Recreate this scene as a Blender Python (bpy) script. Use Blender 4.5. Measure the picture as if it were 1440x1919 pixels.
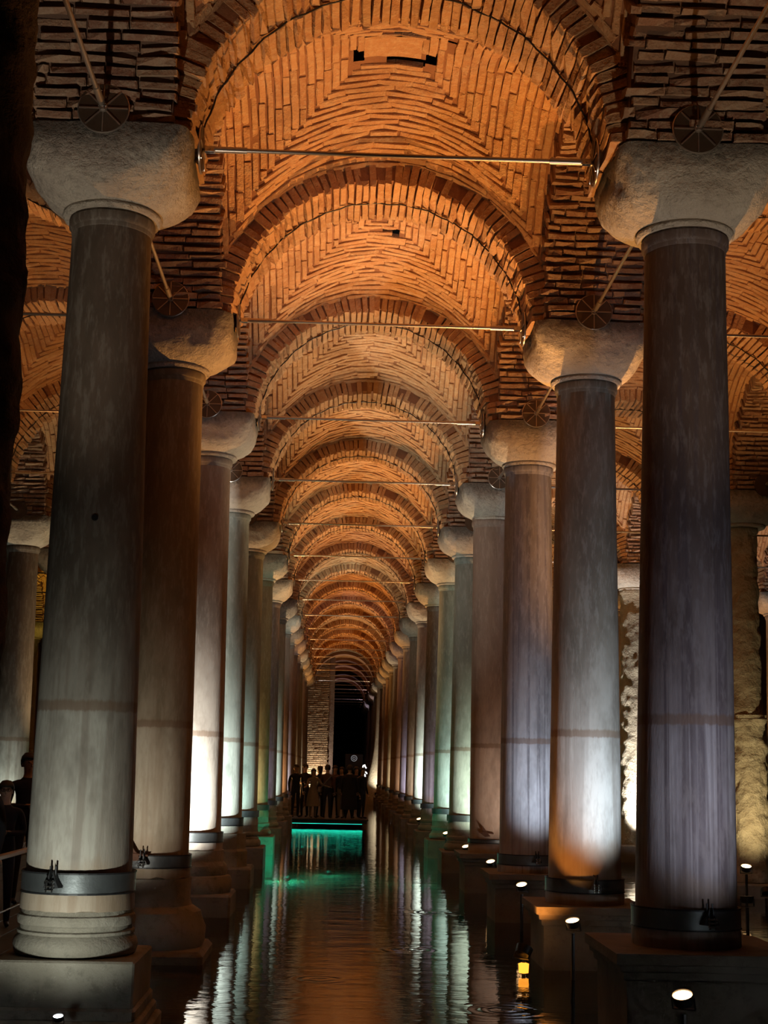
import bpy, math, random
import numpy as np
from mathutils import Vector, Matrix, noise as mnoise

scene = bpy.context.scene
COL = scene.collection
for o in list(bpy.data.objects):
    bpy.data.objects.remove(o)
random.seed(7)
rng = np.random.default_rng(7)

# ------------------------------------------------------------------ camera
EYE = 2.08                 # eye above the water (water surface is z = 0)
CAMX = -0.4021
F_PX, PITCH, ROLL, YAW = 2716.37, 10.011, 1.2588, 1.6837
cam_data = bpy.data.cameras.new('camera')
cam = bpy.data.objects.new('camera', cam_data)
COL.objects.link(cam)
cam_data.sensor_fit = 'VERTICAL'
cam_data.sensor_height = 36.0
cam_data.lens = F_PX / 1919.0 * 36.0
cam_data.clip_end = 400
cam.matrix_world = (Matrix.Translation((CAMX, 0, EYE)) @ Matrix.Rotation(math.radians(-YAW), 4, 'Z')
                    @ Matrix.Rotation(math.radians(90 + PITCH), 4, 'X') @ Matrix.Rotation(math.radians(ROLL), 4, 'Z'))
scene.camera = cam

# ------------------------------------------------------------------ world + exposure
world = bpy.data.worlds.new('underground')
scene.world = world
world.use_nodes = True
world.node_tree.nodes['Background'].inputs[0].default_value = (0.5, 0.42, 0.36, 1)
world.node_tree.nodes['Background'].inputs[1].default_value = 0.004
scene.view_settings.view_transform = 'Standard'
scene.view_settings.look = 'None'
scene.view_settings.gamma = 1.0
scene.view_settings.use_curve_mapping = False
scene.view_settings.exposure = 0.9
cy = scene.cycles
cy.max_bounces = 4
cy.diffuse_bounces = 2
cy.glossy_bounces = 3
cy.transmission_bounces = 3
cy.transparent_max_bounces = 6
cy.adaptive_threshold = 0.04
cy.sample_clamp_indirect = 4.0

S = 4.8                    # bay size
D1 = 11.671                # distance of the first pair of columns


def D(i):
    return D1 + (i - 1) * S


ROW = 2.4                  # nave rows at x = +-2.4
ARCH_Z = 7.03              # arch centre height
ARCH_R = 1.72              # intrados radius
ARCH_W = 0.58              # half width of an arch
WEB_R = 1.97
HALF = 2.4 - ARCH_W
CAP_TOP = 7.14
SHAFT_TOP = 6.58
TIE_Z = 7.235
NB = 25

ORD = ['zeroth', 'first', 'second', 'third', 'fourth', 'fifth', 'sixth', 'seventh', 'eighth', 'ninth', 'tenth',
       'eleventh', 'twelfth', 'thirteenth', 'fourteenth', 'fifteenth', 'sixteenth', 'seventeenth', 'eighteenth',
       'nineteenth', 'twentieth', 'twenty-first', 'twenty-second', 'twenty-third', 'twenty-fourth', 'twenty-fifth',
       'twenty-sixth']


# ------------------------------------------------------------------ helpers
def link(name, data, parent=None, loc=None):
    o = bpy.data.objects.new(name, data)
    COL.objects.link(o)
    if parent is not None:
        o.parent = parent
    if loc is not None:
        o.location = loc
    return o


def tag(o, label=None, cat=None, group=None, kind=None):
    if label:
        o['label'] = label
    if cat:
        o['category'] = cat
    if group:
        o['group'] = group
    if kind:
        o['kind'] = kind
    return o


class MB:
    def __init__(self):
        self.v, self.f, self.m, self.r = [], [], [], []

    def add(self, verts, faces, mi=0, rnd=0.0):
        b = len(self.v)
        self.v.extend([tuple(p) for p in verts])
        self.r.extend([rnd] * len(verts))
        self.f.extend([tuple(i + b for i in f) for f in faces])
        self.m.extend([mi] * len(faces))
        return self

    def box(self, c, h, mi=0, rot=None, taper=1.0):
        vs = []
        for z in (-1, 1):
            k = taper if z > 0 else 1.0
            for x, y in ((-1, -1), (1, -1), (1, 1), (-1, 1)):
                p = Vector((x * h[0] * k, y * h[1] * k, z * h[2]))
                if rot is not None:
                    p = rot @ p
                vs.append(p + Vector(c))
        return self.add(vs, [(3, 2, 1, 0), (4, 5, 6, 7), (0, 1, 5, 4), (1, 2, 6, 5), (2, 3, 7, 6), (3, 0, 4, 7)], mi)

    def bbox(self, c, h, bev, mi=0, rot=None):
        """box with chamfered edges"""
        vs, idx = [], {}
        for sx in (-1, 1):
            for sy in (-1, 1):
                for sz in (-1, 1):
                    for ax in range(3):
                        q = [sx * (h[0] - bev), sy * (h[1] - bev), sz * (h[2] - bev)]
                        q[ax] = (sx, sy, sz)[ax] * h[ax]
                        p = Vector(q)
                        if rot is not None:
                            p = rot @ p
                        idx[(sx, sy, sz, ax)] = len(vs)
                        vs.append(p + Vector(c))
        F = []
        for s in (-1, 1):
            for ax in range(3):
                a, b = [k for k in range(3) if k != ax]
                loop = []
                for sa, sb in ((-1, -1), (1, -1), (1, 1), (-1, 1)):
                    k = [0, 0, 0]
                    k[ax], k[a], k[b] = s, sa, sb
                    loop.append(idx[(k[0], k[1], k[2], ax)])
                F.append(tuple(loop))
        for ax in range(3):
            a, b = [k for k in range(3) if k != ax]
            for sa in (-1, 1):
                for sb in (-1, 1):
                    k1, k2 = [0, 0, 0], [0, 0, 0]
                    k1[ax], k1[a], k1[b] = -1, sa, sb
                    k2[ax], k2[a], k2[b] = 1, sa, sb
                    F.append((idx[(*k1, a)], idx[(*k2, a)], idx[(*k2, b)], idx[(*k1, b)]))
        for sx in (-1, 1):
            for sy in (-1, 1):
                for sz in (-1, 1):
                    F.append(tuple(idx[(sx, sy, sz, k)] for k in range(3)))
        return self.add(vs, F, mi)

    def tube(self, pts, rads, seg=10, mi=0, cap=True):
        pts = [Vector(p) for p in pts]
        if not hasattr(rads, '__len__'):
            rads = [rads] * len(pts)
        vs = []
        up = None
        for k, p in enumerate(pts):
            d = (pts[min(k + 1, len(pts) - 1)] - pts[max(k - 1, 0)]).normalized()
            if up is None:
                up = Vector((0, 0, 1)) if abs(d.z) < 0.9 else Vector((0, 1, 0))
            a = d.cross(up).normalized()
            b = a.cross(d).normalized()
            up = b
            for j in range(seg):
                t = 2 * math.pi * j / seg
                vs.append(p + (a * math.cos(t) + b * math.sin(t)) * rads[k])
        F = []
        for k in range(len(pts) - 1):
            for j in range(seg):
                F.append((k * seg + j, k * seg + (j + 1) % seg, (k + 1) * seg + (j + 1) % seg, (k + 1) * seg + j))
        if cap:
            F.append(tuple(range(seg))[::-1])
            F.append(tuple((len(pts) - 1) * seg + j for j in range(seg)))
        return self.add(vs, F, mi)

    def lathe(self, prof, seg=32, mi=0, c=(0, 0, 0), cap=True, fn=None):
        """prof: list of (radius, z)"""
        vs = []
        for r, z in prof:
            for j in range(seg):
                t = 2 * math.pi * j / seg
                p = Vector((r * math.cos(t), r * math.sin(t), z))
                if fn:
                    p = fn(p, t)
                vs.append(p + Vector(c))
        F = []
        n = len(prof)
        for k in range(n - 1):
            for j in range(seg):
                F.append((k * seg + j, k * seg + (j + 1) % seg, (k + 1) * seg + (j + 1) % seg, (k + 1) * seg + j))
        if cap:
            F.append(tuple(range(seg))[::-1])
            F.append(tuple((n - 1) * seg + j for j in range(seg)))
        return self.add(vs, F, mi)

    def mesh(self, name, mats, smooth=False, attr=False, sharp=40):
        me = bpy.data.meshes.new(name)
        me.from_pydata(self.v, [], self.f)
        if not isinstance(mats, (list, tuple)):
            mats = [mats]
        for m in mats:
            me.materials.append(m)
        if any(self.m):
            me.polygons.foreach_set('material_index', self.m)
        if attr:
            a = me.attributes.new('rnd', 'FLOAT', 'POINT')
            a.data.foreach_set('value', self.r)
        if smooth:
            me.shade_smooth()
            if sharp:
                me.set_sharp_from_angle(angle=math.radians(sharp))
        me.update()
        return me

    def build(self, name, mats, parent=None, smooth=False, attr=False, loc=None, sharp=40):
        return link(name, self.mesh(name, mats, smooth, attr, sharp), parent, loc)


# ------------------------------------------------------------------ materials
class NT:
    def __init__(self, name):
        self.mat = bpy.data.materials.new(name)
        self.mat.use_nodes = True
        self.t = self.mat.node_tree
        self.n = self.t.nodes
        self.b = self.n['Principled BSDF']
        self.out = self.n['Material Output']

    def new(self, typ, **kw):
        nd = self.n.new(typ)
        for k, v in kw.items():
            setattr(nd, k, v)
        return nd

    def set(self, sock, v):
        if isinstance(v, bpy.types.NodeSocket):
            self.t.links.new(v, sock)
        else:
            sock.default_value = v

    def math(self, op, a, b=0.0, c=None, clamp=False):
        nd = self.new('ShaderNodeMath', operation=op, use_clamp=clamp)
        self.set(nd.inputs[0], a)
        self.set(nd.inputs[1], b)
        if c is not None:
            self.set(nd.inputs[2], c)
        return nd.outputs[0]

    def noise(self, vec, scale, detail=4, rough=0.6, dist=0.0):
        nd = self.new('ShaderNodeTexNoise')
        self.t.links.new(vec, nd.inputs['Vector'])
        nd.inputs['Scale'].default_value = scale
        nd.inputs['Detail'].default_value = detail
        nd.inputs['Roughness'].default_value = rough
        nd.inputs['Distortion'].default_value = dist
        return nd.outputs['Fac']

    def ramp(self, fac, stops, interp='LINEAR'):
        nd = self.new('ShaderNodeValToRGB')
        nd.color_ramp.interpolation = interp
        e = nd.color_ramp.elements
        while len(e) < len(stops):
            e.new(0.5)
        for k, (p, c) in enumerate(stops):
            e[k].position = p
            e[k].color = (*c, 1) if len(c) == 3 else c
        self.set(nd.inputs[0], fac)
        return nd.outputs[0]

    def step(self, v, lo, hi):
        nd = self.new('ShaderNodeMapRange', interpolation_type='SMOOTHSTEP')
        self.set(nd.inputs[0], v)
        nd.inputs[1].default_value = lo
        nd.inputs[2].default_value = hi
        return nd.outputs[0]

    def mix(self, fac, a, b, blend='MIX'):
        nd = self.new('ShaderNodeMix', data_type='RGBA', blend_type=blend)
        self.set(nd.inputs[0], fac)
        self.set(nd.inputs[6], a if isinstance(a, bpy.types.NodeSocket) else (*a, 1))
        self.set(nd.inputs[7], b if isinstance(b, bpy.types.NodeSocket) else (*b, 1))
        return nd.outputs[2]

    def scalev(self, vec, s):
        nd = self.new('ShaderNodeMapping')
        self.t.links.new(vec, nd.inputs[0])
        nd.inputs['Scale'].default_value = s
        return nd.outputs[0]

    def bump(self, h, strength, dist):
        nd = self.new('ShaderNodeBump')
        nd.inputs['Strength'].default_value = strength
        nd.inputs['Distance'].default_value = dist
        self.t.links.new(h, nd.inputs['Height'])
        self.t.links.new(nd.outputs[0], self.b.inputs['Normal'])
        return nd

    def pos(self):
        return self.new('ShaderNodeNewGeometry').outputs['Position']

    def obj(self):
        return self.new('ShaderNodeTexCoord').outputs['Object']

    def base(self, c):
        self.set(self.b.inputs['Base Color'], c if isinstance(c, bpy.types.NodeSocket) else (*c, 1))

    def rough(self, r):
        self.set(self.b.inputs['Roughness'], r)


def mat_plain(name, col, rough=0.6, metal=0.0, nscale=0, namp=0.3, emit=None, estr=0):
    t = NT(name)
    if nscale:
        n = t.noise(t.pos(), nscale, 4)
        c = t.mix(n, tuple(x * (1 - namp) for x in col), tuple(min(1, x * (1 + namp)) for x in col))
        t.base(c)
        t.bump(n, 0.3, 0.01)
    else:
        t.base(col)
    t.rough(rough)
    t.b.inputs['Metallic'].default_value = metal
    if emit:
        t.b.inputs['Emission Color'].default_value = (*emit, 1)
        t.b.inputs['Emission Strength'].default_value = estr
        t.mat.cycles.emission_sampling = 'NONE'
    return t.mat


def mat_brick(name, c0, c1, c2, pale):
    t = NT(name)
    at = t.new('ShaderNodeAttribute', attribute_name='rnd').outputs['Fac']
    oi = t.new('ShaderNodeObjectInfo').outputs['Random']
    r = t.math('FRACT', t.math('ADD', at, oi))
    base = t.ramp(r, [(0.0, c0), (0.45, c1), (0.8, c2), (1.0, tuple(x * 0.8 for x in c1))])
    p = t.pos()
    n1 = t.noise(p, 1.1, 2, 0.6)
    n2 = t.noise(p, 11.0, 3, 0.75)
    base = t.mix(t.math('MULTIPLY', t.step(n2, 0.42, 0.68), 0.7), base, pale)
    base = t.mix(t.math('MULTIPLY', t.step(n1, 0.5, 0.72), 0.45), base, tuple(x * 0.55 for x in c0))
    t.base(base)
    t.rough(0.95)
    t.bump(n2, 0.9, 0.03)
    return t.mat


def mat_stone(name, c0, c1, rough=0.9, sc=6.0, bstr=0.9, bdist=0.03, soot=None, pits=0.0):
    t = NT(name)
    p = t.obj()
    n1 = t.noise(p, sc * 0.4, 2, 0.6)
    n2 = t.noise(p, sc * 2.5, 5, 0.7)
    c = t.mix(t.step(n1, 0.3, 0.7), c0, c1)
    c = t.mix(t.math('MULTIPLY', t.step(n2, 0.5, 0.7), 0.5), c, tuple(x * 0.6 for x in c0))
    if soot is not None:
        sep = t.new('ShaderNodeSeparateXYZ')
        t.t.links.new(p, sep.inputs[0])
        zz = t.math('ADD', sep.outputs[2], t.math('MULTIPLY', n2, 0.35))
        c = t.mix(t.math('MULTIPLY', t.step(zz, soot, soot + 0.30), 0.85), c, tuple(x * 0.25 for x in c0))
    t.base(c)
    t.rough(rough)
    t.bump(n2, bstr, bdist)
    return t.mat


def mat_shaft(name, up, low, vein, vstr, seed, stripes=2.2, foot=0.5):
    """marble shaft: grimy above the old water line, washed paler below it, brown ring between"""
    t = NT(name)
    mp = t.new('ShaderNodeMapping')
    t.t.links.new(t.obj(), mp.inputs[0])
    mp.inputs['Location'].default_value = (seed * 3.7, seed * 1.3, 0)
    o = mp.outputs[0]
    sep = t.new('ShaderNodeSeparateXYZ')
    t.t.links.new(t.obj(), sep.inputs[0])
    z = sep.outputs[2]
    v = t.scalev(o, (stripes, stripes, 0.06))
    n1 = t.noise(v, 2.4, 3, 0.65, 0.6)
    v2 = t.scalev(o, (1.2, 1.2, 0.5))
    n2 = t.noise(v2, 2.0, 4, 0.7)
    n3 = t.noise(t.scalev(o, (1, 1, 0.22)), 18, 3, 0.75)
    zn = t.math('ADD', z, t.math('MULTIPLY', t.math('SUBTRACT', n3, 0.5), 0.05))
    low = tuple(0.62 * a + 0.38 * b for a, b in zip(low, up))
    up = tuple(0.62 * b for b in up)
    c = t.mix(t.step(t.math('ADD', zn, t.math('MULTIPLY', n2, 1.2)), 2.7, 4.8), low, up)
    c = t.mix(t.math('MULTIPLY', t.step(zn, 2.42, 2.54), 0.4), c, up)
    c = t.mix(t.math('MULTIPLY', t.step(n1, 0.48, 0.64), vstr), c, vein)
    c = t.mix(t.math('MULTIPLY', t.step(n2, 0.42, 0.70), 0.6), c, tuple(x * 0.6 for x in up))
    c = t.mix(t.math('MULTIPLY', t.step(n3, 0.46, 0.66), 0.5), c, tuple(0.5 * (x + y) for x, y in zip(low, up)))
    band = t.math('MULTIPLY', t.step(zn, 2.455, 2.475), t.math('SUBTRACT', 1.0, t.step(zn, 2.53, 2.56)))
    c = t.mix(t.math('MULTIPLY', band, 0.6), c, (0.16, 0.085, 0.045))
    ft = t.math('MULTIPLY', t.math('SUBTRACT', 1.0, t.step(t.math('ADD', zn, t.math('MULTIPLY', n2, 0.5)), 1.40, 1.62)), foot)
    c = t.mix(ft, c, (0.27, 0.17, 0.09))
    t.base(c)
    t.rough(t.math('ADD', 0.5, t.math('MULTIPLY', n3, 0.3)))
    t.b.inputs['Specular IOR Level'].default_value = 0.35
    t.bump(n3, 0.3, 0.012)
    return t.mat


M = {}
M['brick'] = mat_brick('vault_brick', (0.43, 0.215, 0.095), (0.49, 0.26, 0.115), (0.53, 0.295, 0.135), (0.56, 0.37, 0.20))
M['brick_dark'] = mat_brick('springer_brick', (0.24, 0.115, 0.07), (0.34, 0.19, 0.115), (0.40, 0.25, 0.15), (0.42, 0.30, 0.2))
M['mortar'] = mat_stone('lime_mortar', (0.22, 0.09, 0.04), (0.31, 0.14, 0.06), sc=3, bdist=0.02)
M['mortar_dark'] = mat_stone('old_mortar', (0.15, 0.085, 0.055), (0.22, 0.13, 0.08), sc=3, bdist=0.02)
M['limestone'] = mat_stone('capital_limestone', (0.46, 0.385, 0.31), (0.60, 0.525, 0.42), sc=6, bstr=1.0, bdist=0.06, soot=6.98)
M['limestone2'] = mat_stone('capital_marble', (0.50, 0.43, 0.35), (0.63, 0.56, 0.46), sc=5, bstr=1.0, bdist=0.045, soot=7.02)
M['base'] = mat_stone('base_stone', (0.19, 0.165, 0.125), (0.36, 0.325, 0.26), sc=3.2, bstr=0.9, bdist=0.02)
M['plinth'] = mat_stone('plinth_stone', (0.13, 0.105, 0.08), (0.21, 0.175, 0.135), sc=3, bstr=0.7, bdist=0.02)
M['rough'] = mat_stone('hewn_stone', (0.36, 0.28, 0.18), (0.48, 0.39, 0.26), sc=5, bstr=1.0, bdist=0.06)
M['dark_rough'] = mat_stone('dark_hewn_stone', (0.10, 0.065, 0.05), (0.16, 0.10, 0.07), sc=5, bstr=1.0, bdist=0.06)
M['steel'] = mat_plain('dull_steel', (0.16, 0.17, 0.17), 0.42, 0.8, 9, 0.25)
M['chrome'] = mat_plain('chrome', (0.75, 0.75, 0.75), 0.18, 1.0)
M['rod'] = mat_plain('bronzed_rod', (0.50, 0.42, 0.35), 0.3, 0.75)
M['disc'] = mat_plain('brown_disc', (0.11, 0.075, 0.05), 0.55, 0.5, 12, 0.3)
M['black'] = mat_plain('black_paint', (0.012, 0.012, 0.013), 0.45)
M['floor'] = mat_stone('pool_floor', (0.10, 0.075, 0.05), (0.16, 0.13, 0.09), sc=0.8, bstr=0.6)
M['deck'] = mat_plain('dark_deck', (0.03, 0.03, 0.032), 0.6, 0, 3, 0.3)
M['wallbrick'] = mat_stone('far_brick_wall', (0.20, 0.11, 0.07), (0.30, 0.18, 0.11), sc=2)
M['darkwall'] = mat_plain('dark_green_wall', (0.012, 0.018, 0.017), 0.9, 0, 0.4, 0.4)

SHAFT = [
    mat_shaft('shaft_grey_brown', (0.22, 0.165, 0.12), (0.50, 0.48, 0.42), (0.16, 0.115, 0.085), 0.55, 1, 1.6, 0.5),
    mat_shaft('shaft_ochre', (0.34, 0.25, 0.14), (0.50, 0.46, 0.38), (0.20, 0.13, 0.07), 0.45, 2, 1.3, 0.35),
    mat_shaft('shaft_pale', (0.44, 0.35, 0.28), (0.62, 0.58, 0.52), (0.30, 0.22, 0.17), 0.35, 3, 1.5, 0.2),
    mat_shaft('shaft_purple_streaked', (0.21, 0.145, 0.12), (0.46, 0.44, 0.45), (0.10, 0.075, 0.08), 0.85, 4, 3.4, 0.45),
    mat_shaft('shaft_warm_grey', (0.31, 0.25, 0.19), (0.54, 0.51, 0.47), (0.17, 0.13, 0.105), 0.5, 5, 2.0, 0.6),
    mat_shaft('shaft_blue_veined', (0.40, 0.36, 0.34), (0.52, 0.51, 0.52), (0.13, 0.115, 0.125), 0.85, 6, 4.2, 0.3),
    mat_shaft('shaft_rosy', (0.40, 0.28, 0.21), (0.52, 0.42, 0.34), (0.30, 0.19, 0.14), 0.4, 7, 1.2, 0.2),
    mat_shaft('shaft_green_grey', (0.37, 0.37, 0.30), (0.56, 0.56, 0.50), (0.24, 0.26, 0.22), 0.4, 8, 1.6, 0.2),
]


def mat_water():
    t = NT('still_water')
    t.n.remove(t.b)
    pos = t.pos()
    n1 = t.noise(t.scalev(pos, (0.9, 1.6, 1)), 1.5, 3, 0.55)
    n2 = t.noise(t.scalev(pos, (1.0, 2.2, 1)), 7.0, 2, 0.5)
    h = t.math('ADD', t.math('MULTIPLY', n1, 0.0065), t.math('MULTIPLY', n2, 0.0016))
    for (cx, cy, k, amp, ext) in ((1.15, 13.3, 42, 0.0016, 0.55), (-1.1, 11.7, 50, 0.0022, 0.5), (0.5, 17.5, 40, 0.0012, 0.5),
                                  (-0.5, 15.0, 46, 0.0011, 0.4), (1.2, 22.0, 36, 0.0014, 0.7)):
        vm = t.new('ShaderNodeVectorMath', operation='DISTANCE')
        t.t.links.new(pos, vm.inputs[0])
        vm.inputs[1].default_value = (cx, cy, 0)
        d = vm.outputs['Value']
        fall = t.math('SUBTRACT', 1.0, t.step(d, ext * 0.35, ext))
        h = t.math('ADD', h, t.math('MULTIPLY', t.math('MULTIPLY', t.math('SINE', t.math('MULTIPLY', d, k)), amp), fall))
    bp = t.new('ShaderNodeBump')
    bp.inputs['Strength'].default_value = 1.0
    bp.inputs['Distance'].default_value = 1.0
    t.t.links.new(h, bp.inputs['Height'])
    gl = t.new('ShaderNodeBsdfGlossy')
    gl.inputs['Color'].default_value = (0.95, 0.95, 0.95, 1)
    gl.inputs['Roughness'].default_value = 0.03
    t.t.links.new(bp.outputs[0], gl.inputs['Normal'])
    tr = t.new('ShaderNodeBsdfTransparent')
    tr.inputs['Color'].default_value = (0.34, 0.36, 0.32, 1)
    fr = t.new('ShaderNodeFresnel')
    fr.inputs['IOR'].default_value = 1.42
    t.t.links.new(bp.outputs[0], fr.inputs['Normal'])
    mx = t.new('ShaderNodeMixShader')
    t.t.links.new(fr.outputs[0], mx.inputs[0])
    t.t.links.new(tr.outputs[0], mx.inputs[1])
    t.t.links.new(gl.outputs[0], mx.inputs[2])
    t.t.links.new(mx.outputs[0], t.out.inputs[0])
    return t.mat


# ------------------------------------------------------------------ setting: floor, water, walls
X0, X1, Y0, Y1 = -17.0, 17.0, -8.0, 134.0


def quad(name, a, b, c, d, mat):
    return MB().add([a, b, c, d], [(0, 1, 2, 3)]).build(name, mat)


fl = MB().box((0, (Y0 + Y1) / 2, -0.62), (17, (Y1 - Y0) / 2, 0.1)).build('floor', M['floor'])
tag(fl, 'dark stone floor of the flooded cistern seen under the water', 'floor', kind='structure')
wa = quad('water', (X0, Y0, 0), (X1, Y0, 0), (X1, Y1, 0), (X0, Y1, 0), mat_water())
tag(wa, 'dark still water reflecting the columns between the two rows', 'water', kind='structure')
wl = MB().box((X0 - 0.2, (Y0 + Y1) / 2, 5), (0.2, (Y1 - Y0) / 2, 5.7)).build('wall_left', M['wallbrick'])
tag(wl, 'dim brick side wall far beyond the columns on one side', 'wall', kind='structure')
wr = MB().box((X1 + 0.2, (Y0 + Y1) / 2, 5), (0.2, (Y1 - Y0) / 2, 5.7)).build('wall_right', M['wallbrick'])
tag(wr, 'dim brick side wall far beyond the rough columns', 'wall', kind='structure')
wb = MB().box((0, Y1 + 0.2, 5), (17, 0.2, 5.7)).build('wall_back', M['darkwall'])
tag(wb, 'almost black end wall closing the long water aisle', 'wall', kind='structure')


# ------------------------------------------------------------------ bricks
def unit_brick(seed):
    r = random.Random(seed)
    prof = [(-0.5, -0.5), (-0.5, 0.34), (-0.40, 0.5), (0.40, 0.5), (0.5, 0.34), (0.5, -0.5)]
    vs = []
    xs = [-0.5, -0.46, r.uniform(-0.1, 0.1), 0.46, 0.5]
    for k, x in enumerate(xs):
        e = 0.985 if k in (0, 4) else 1.0
        for (y, z) in prof:
            zz = z * e if z > 0 else z
            vs.append((x + r.uniform(-.008, .008), y * (0.98 if k in (0, 4) else 1) + r.uniform(-.07, .07), zz + (r.uniform(-.10, .06) if z > 0 else 0)))
    n = 6
    F = []
    for k in range(len(xs) - 1):
        for j in range(n - 1):
            F.append((k * n + j, k * n + j + 1, (k + 1) * n + j + 1, (k + 1) * n + j))
    F.append(tuple(range(n))[::-1])
    F.append(tuple((len(xs) - 1) * n + j for j in range(n)))
    return np.array(vs), F


UB = [unit_brick(s) for s in range(6)]


def brick_mesh_set(mat):
    out = []
    for vs, F in UB:
        b = MB()
        b.add(vs.tolist(), F)
        out.append(b.mesh('brick', mat))
    return out


BM = {'brick': brick_mesh_set(M['brick']), 'brick_dark': brick_mesh_set(M['brick_dark'])}


def place_matrix(pos, t, b, n, sz):
    m = Matrix.Identity(4)
    for k in range(3):
        m[k][0] = t[k] * sz[0]
        m[k][1] = b[k] * sz[1]
        m[k][2] = n[k] * sz[2]
        m[k][3] = pos[k]
    return m


def joined_bricks(name, places, mat, seed):
    r = random.Random(seed)
    b = MB()
    for m in places:
        vs, F = UB[r.randrange(6)]
        a = np.array(m)
        w = vs @ a[:3, :3].T + a[:3, 3]
        b.add(w.tolist(), F, 0, r.random())
    return b.mesh(name, mat, attr=True)


def indiv_bricks(parent, places, matkey):
    for m in places:
        o = bpy.data.objects.new('brick', random.choice(BM[matkey]))
        COL.objects.link(o)
        o.parent = parent
        o.matrix_local = m


# ---- arch (local: spans x, centred at bay mid, z world) ----
def arch_places(seed, eroded=False):
    r = random.Random(seed)
    out = []
    th0 = math.asin((CAP_TOP - ARCH_Z) / ARCH_R) * 1.05
    pitch = 0.088
    n = int((math.pi - 2 * th0) * ARCH_R / pitch)
    for k in range(n):
        if eroded:                       # worn courses of two to four bricks
            cuts = [-0.575]
            while cuts[-1] < 0.575:
                cuts.append(cuts[-1] + r.uniform(0.22, 0.48))
            cuts[-1] = 0.575
            spans = [(p, q) for p, q in zip(cuts[:-1], cuts[1:]) if q - p > 0.06]
        else:
            spans = [(-0.57, -0.018), (0.018, 0.57)]
        for (y0, y1) in spans:
            th = th0 + (k + 0.5 + r.uniform(-.1, .1)) / n * (math.pi - 2 * th0)
            jr = r.gauss(0, 0.014 if eroded else 0.006)
            rad = Vector((math.cos(th), 0, math.sin(th)))
            tan = Vector((-math.sin(th), 0, math.cos(th)))
            depth = 0.30
            if abs(y0) > 0.5:
                y0 += r.uniform(-0.035, 0.03)
            if abs(y1) > 0.5:
                y1 += r.uniform(-0.03, 0.035)
            L = y1 - y0 - (0.012 if eroded else 0.0)
            pos = rad * (ARCH_R + depth / 2 + jr) + Vector((0, (y0 + y1) / 2 + 0.012 * math.sin(k * 0.7), ARCH_Z))
            w = pitch * (r.uniform(0.55, 0.88) if eroded else r.uniform(0.84, 0.98))
            ax = (Vector((0, 1, 0)) + tan * r.gauss(0, 0.03 if eroded else 0.012)).normalized()
            nn = -rad
            bb = nn.cross(ax).normalized()
            out.append(place_matrix(pos, ax, bb, nn, (L, w, depth)))
    return out


def arch_shell(mat, rec):
    b = MB()
    N = 44
    th0 = math.asin((CAP_TOP - ARCH_Z) / ARCH_R) * 0.9
    vs, F = [], []
    w = ARCH_W - 0.035
    for k in range(N + 1):
        th = th0 + k / N * (math.pi - 2 * th0)
        for rr in (ARCH_R + rec, ARCH_R + 0.42):
            for y in (-w, w):
                vs.append((rr * math.cos(th), y, ARCH_Z + rr * math.sin(th)))
    for k in range(N):
        a, c = k * 4, (k + 1) * 4
        F += [(a, a + 1, c + 1, c), (a + 2, c + 2, c + 3, a + 3), (a, c, c + 2, a + 2), (a + 1, a + 3, c + 3, c + 1)]
    F += [(0, 2, 3, 1), (N * 4, N * 4 + 1, N * 4 + 3, N * 4 + 2)]
    b.add(vs, F)
    return b.mesh('brick_arch', mat, smooth=True)


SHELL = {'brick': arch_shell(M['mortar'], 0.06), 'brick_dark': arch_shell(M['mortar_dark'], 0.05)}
JOINT_LINE = MB()  # thin black tube added to draw the dark joint between the brick rings
JOINT_LINE.tube([((ARCH_R - 0.006 + 0.008 * math.sin(k * 1.7)) * math.cos(t), 0.012 * math.sin(k * 0.7), ARCH_Z + (ARCH_R - 0.006 + 0.008 * math.sin(k * 1.7)) * math.sin(t))
            for k, t in enumerate(np.linspace(0.12, math.pi - 0.12, 60))], 0.009, 6)
JOINT_LINE = JOINT_LINE.mesh('joint_line', M['black'])
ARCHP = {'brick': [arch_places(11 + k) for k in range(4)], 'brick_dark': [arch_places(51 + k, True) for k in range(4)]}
ARCHJ = {mk: [joined_bricks('brickwork', p, M[mk], 20 + k) for k, p in enumerate(ARCHP[mk])] for mk in ('brick', 'brick_dark')}


def make_arch(x, y, rotz, label, group, matkey='brick', mode='joined'):
    a = link('brick_arch', SHELL[matkey])
    a.location = (x, y, 0)
    a.rotation_euler = (0, 0, rotz)
    tag(a, label, 'arch', group, 'thing')
    k = random.randrange(4)
    if matkey == 'brick' and mode != 'shell':
        link('joint_line', JOINT_LINE, a)
    if mode == 'indiv':
        indiv_bricks(a, ARCHP[matkey][k], matkey)
    elif mode == 'joined':
        o = link('brickwork', ARCHJ[matkey][k], a)
        o['kind'] = 'stuff'
    return a


# ---- vault web (local bay coordinates) ----
DOME = 0.42


def vz(u, v):
    a = math.sqrt(max(WEB_R ** 2 - u * u, 0.01))
    b = math.sqrt(max(WEB_R ** 2 - v * v, 0.01))
    k = 0.25
    h = max(k - abs(a - b), 0) / k
    return ARCH_Z + max(a, b) + h * h * k * 0.25 + DOME * (1 - (u / HALF) ** 2) * (1 - (v / HALF) ** 2)


def vS(u, v):
    return Vector((u, v, vz(u, v)))


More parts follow.
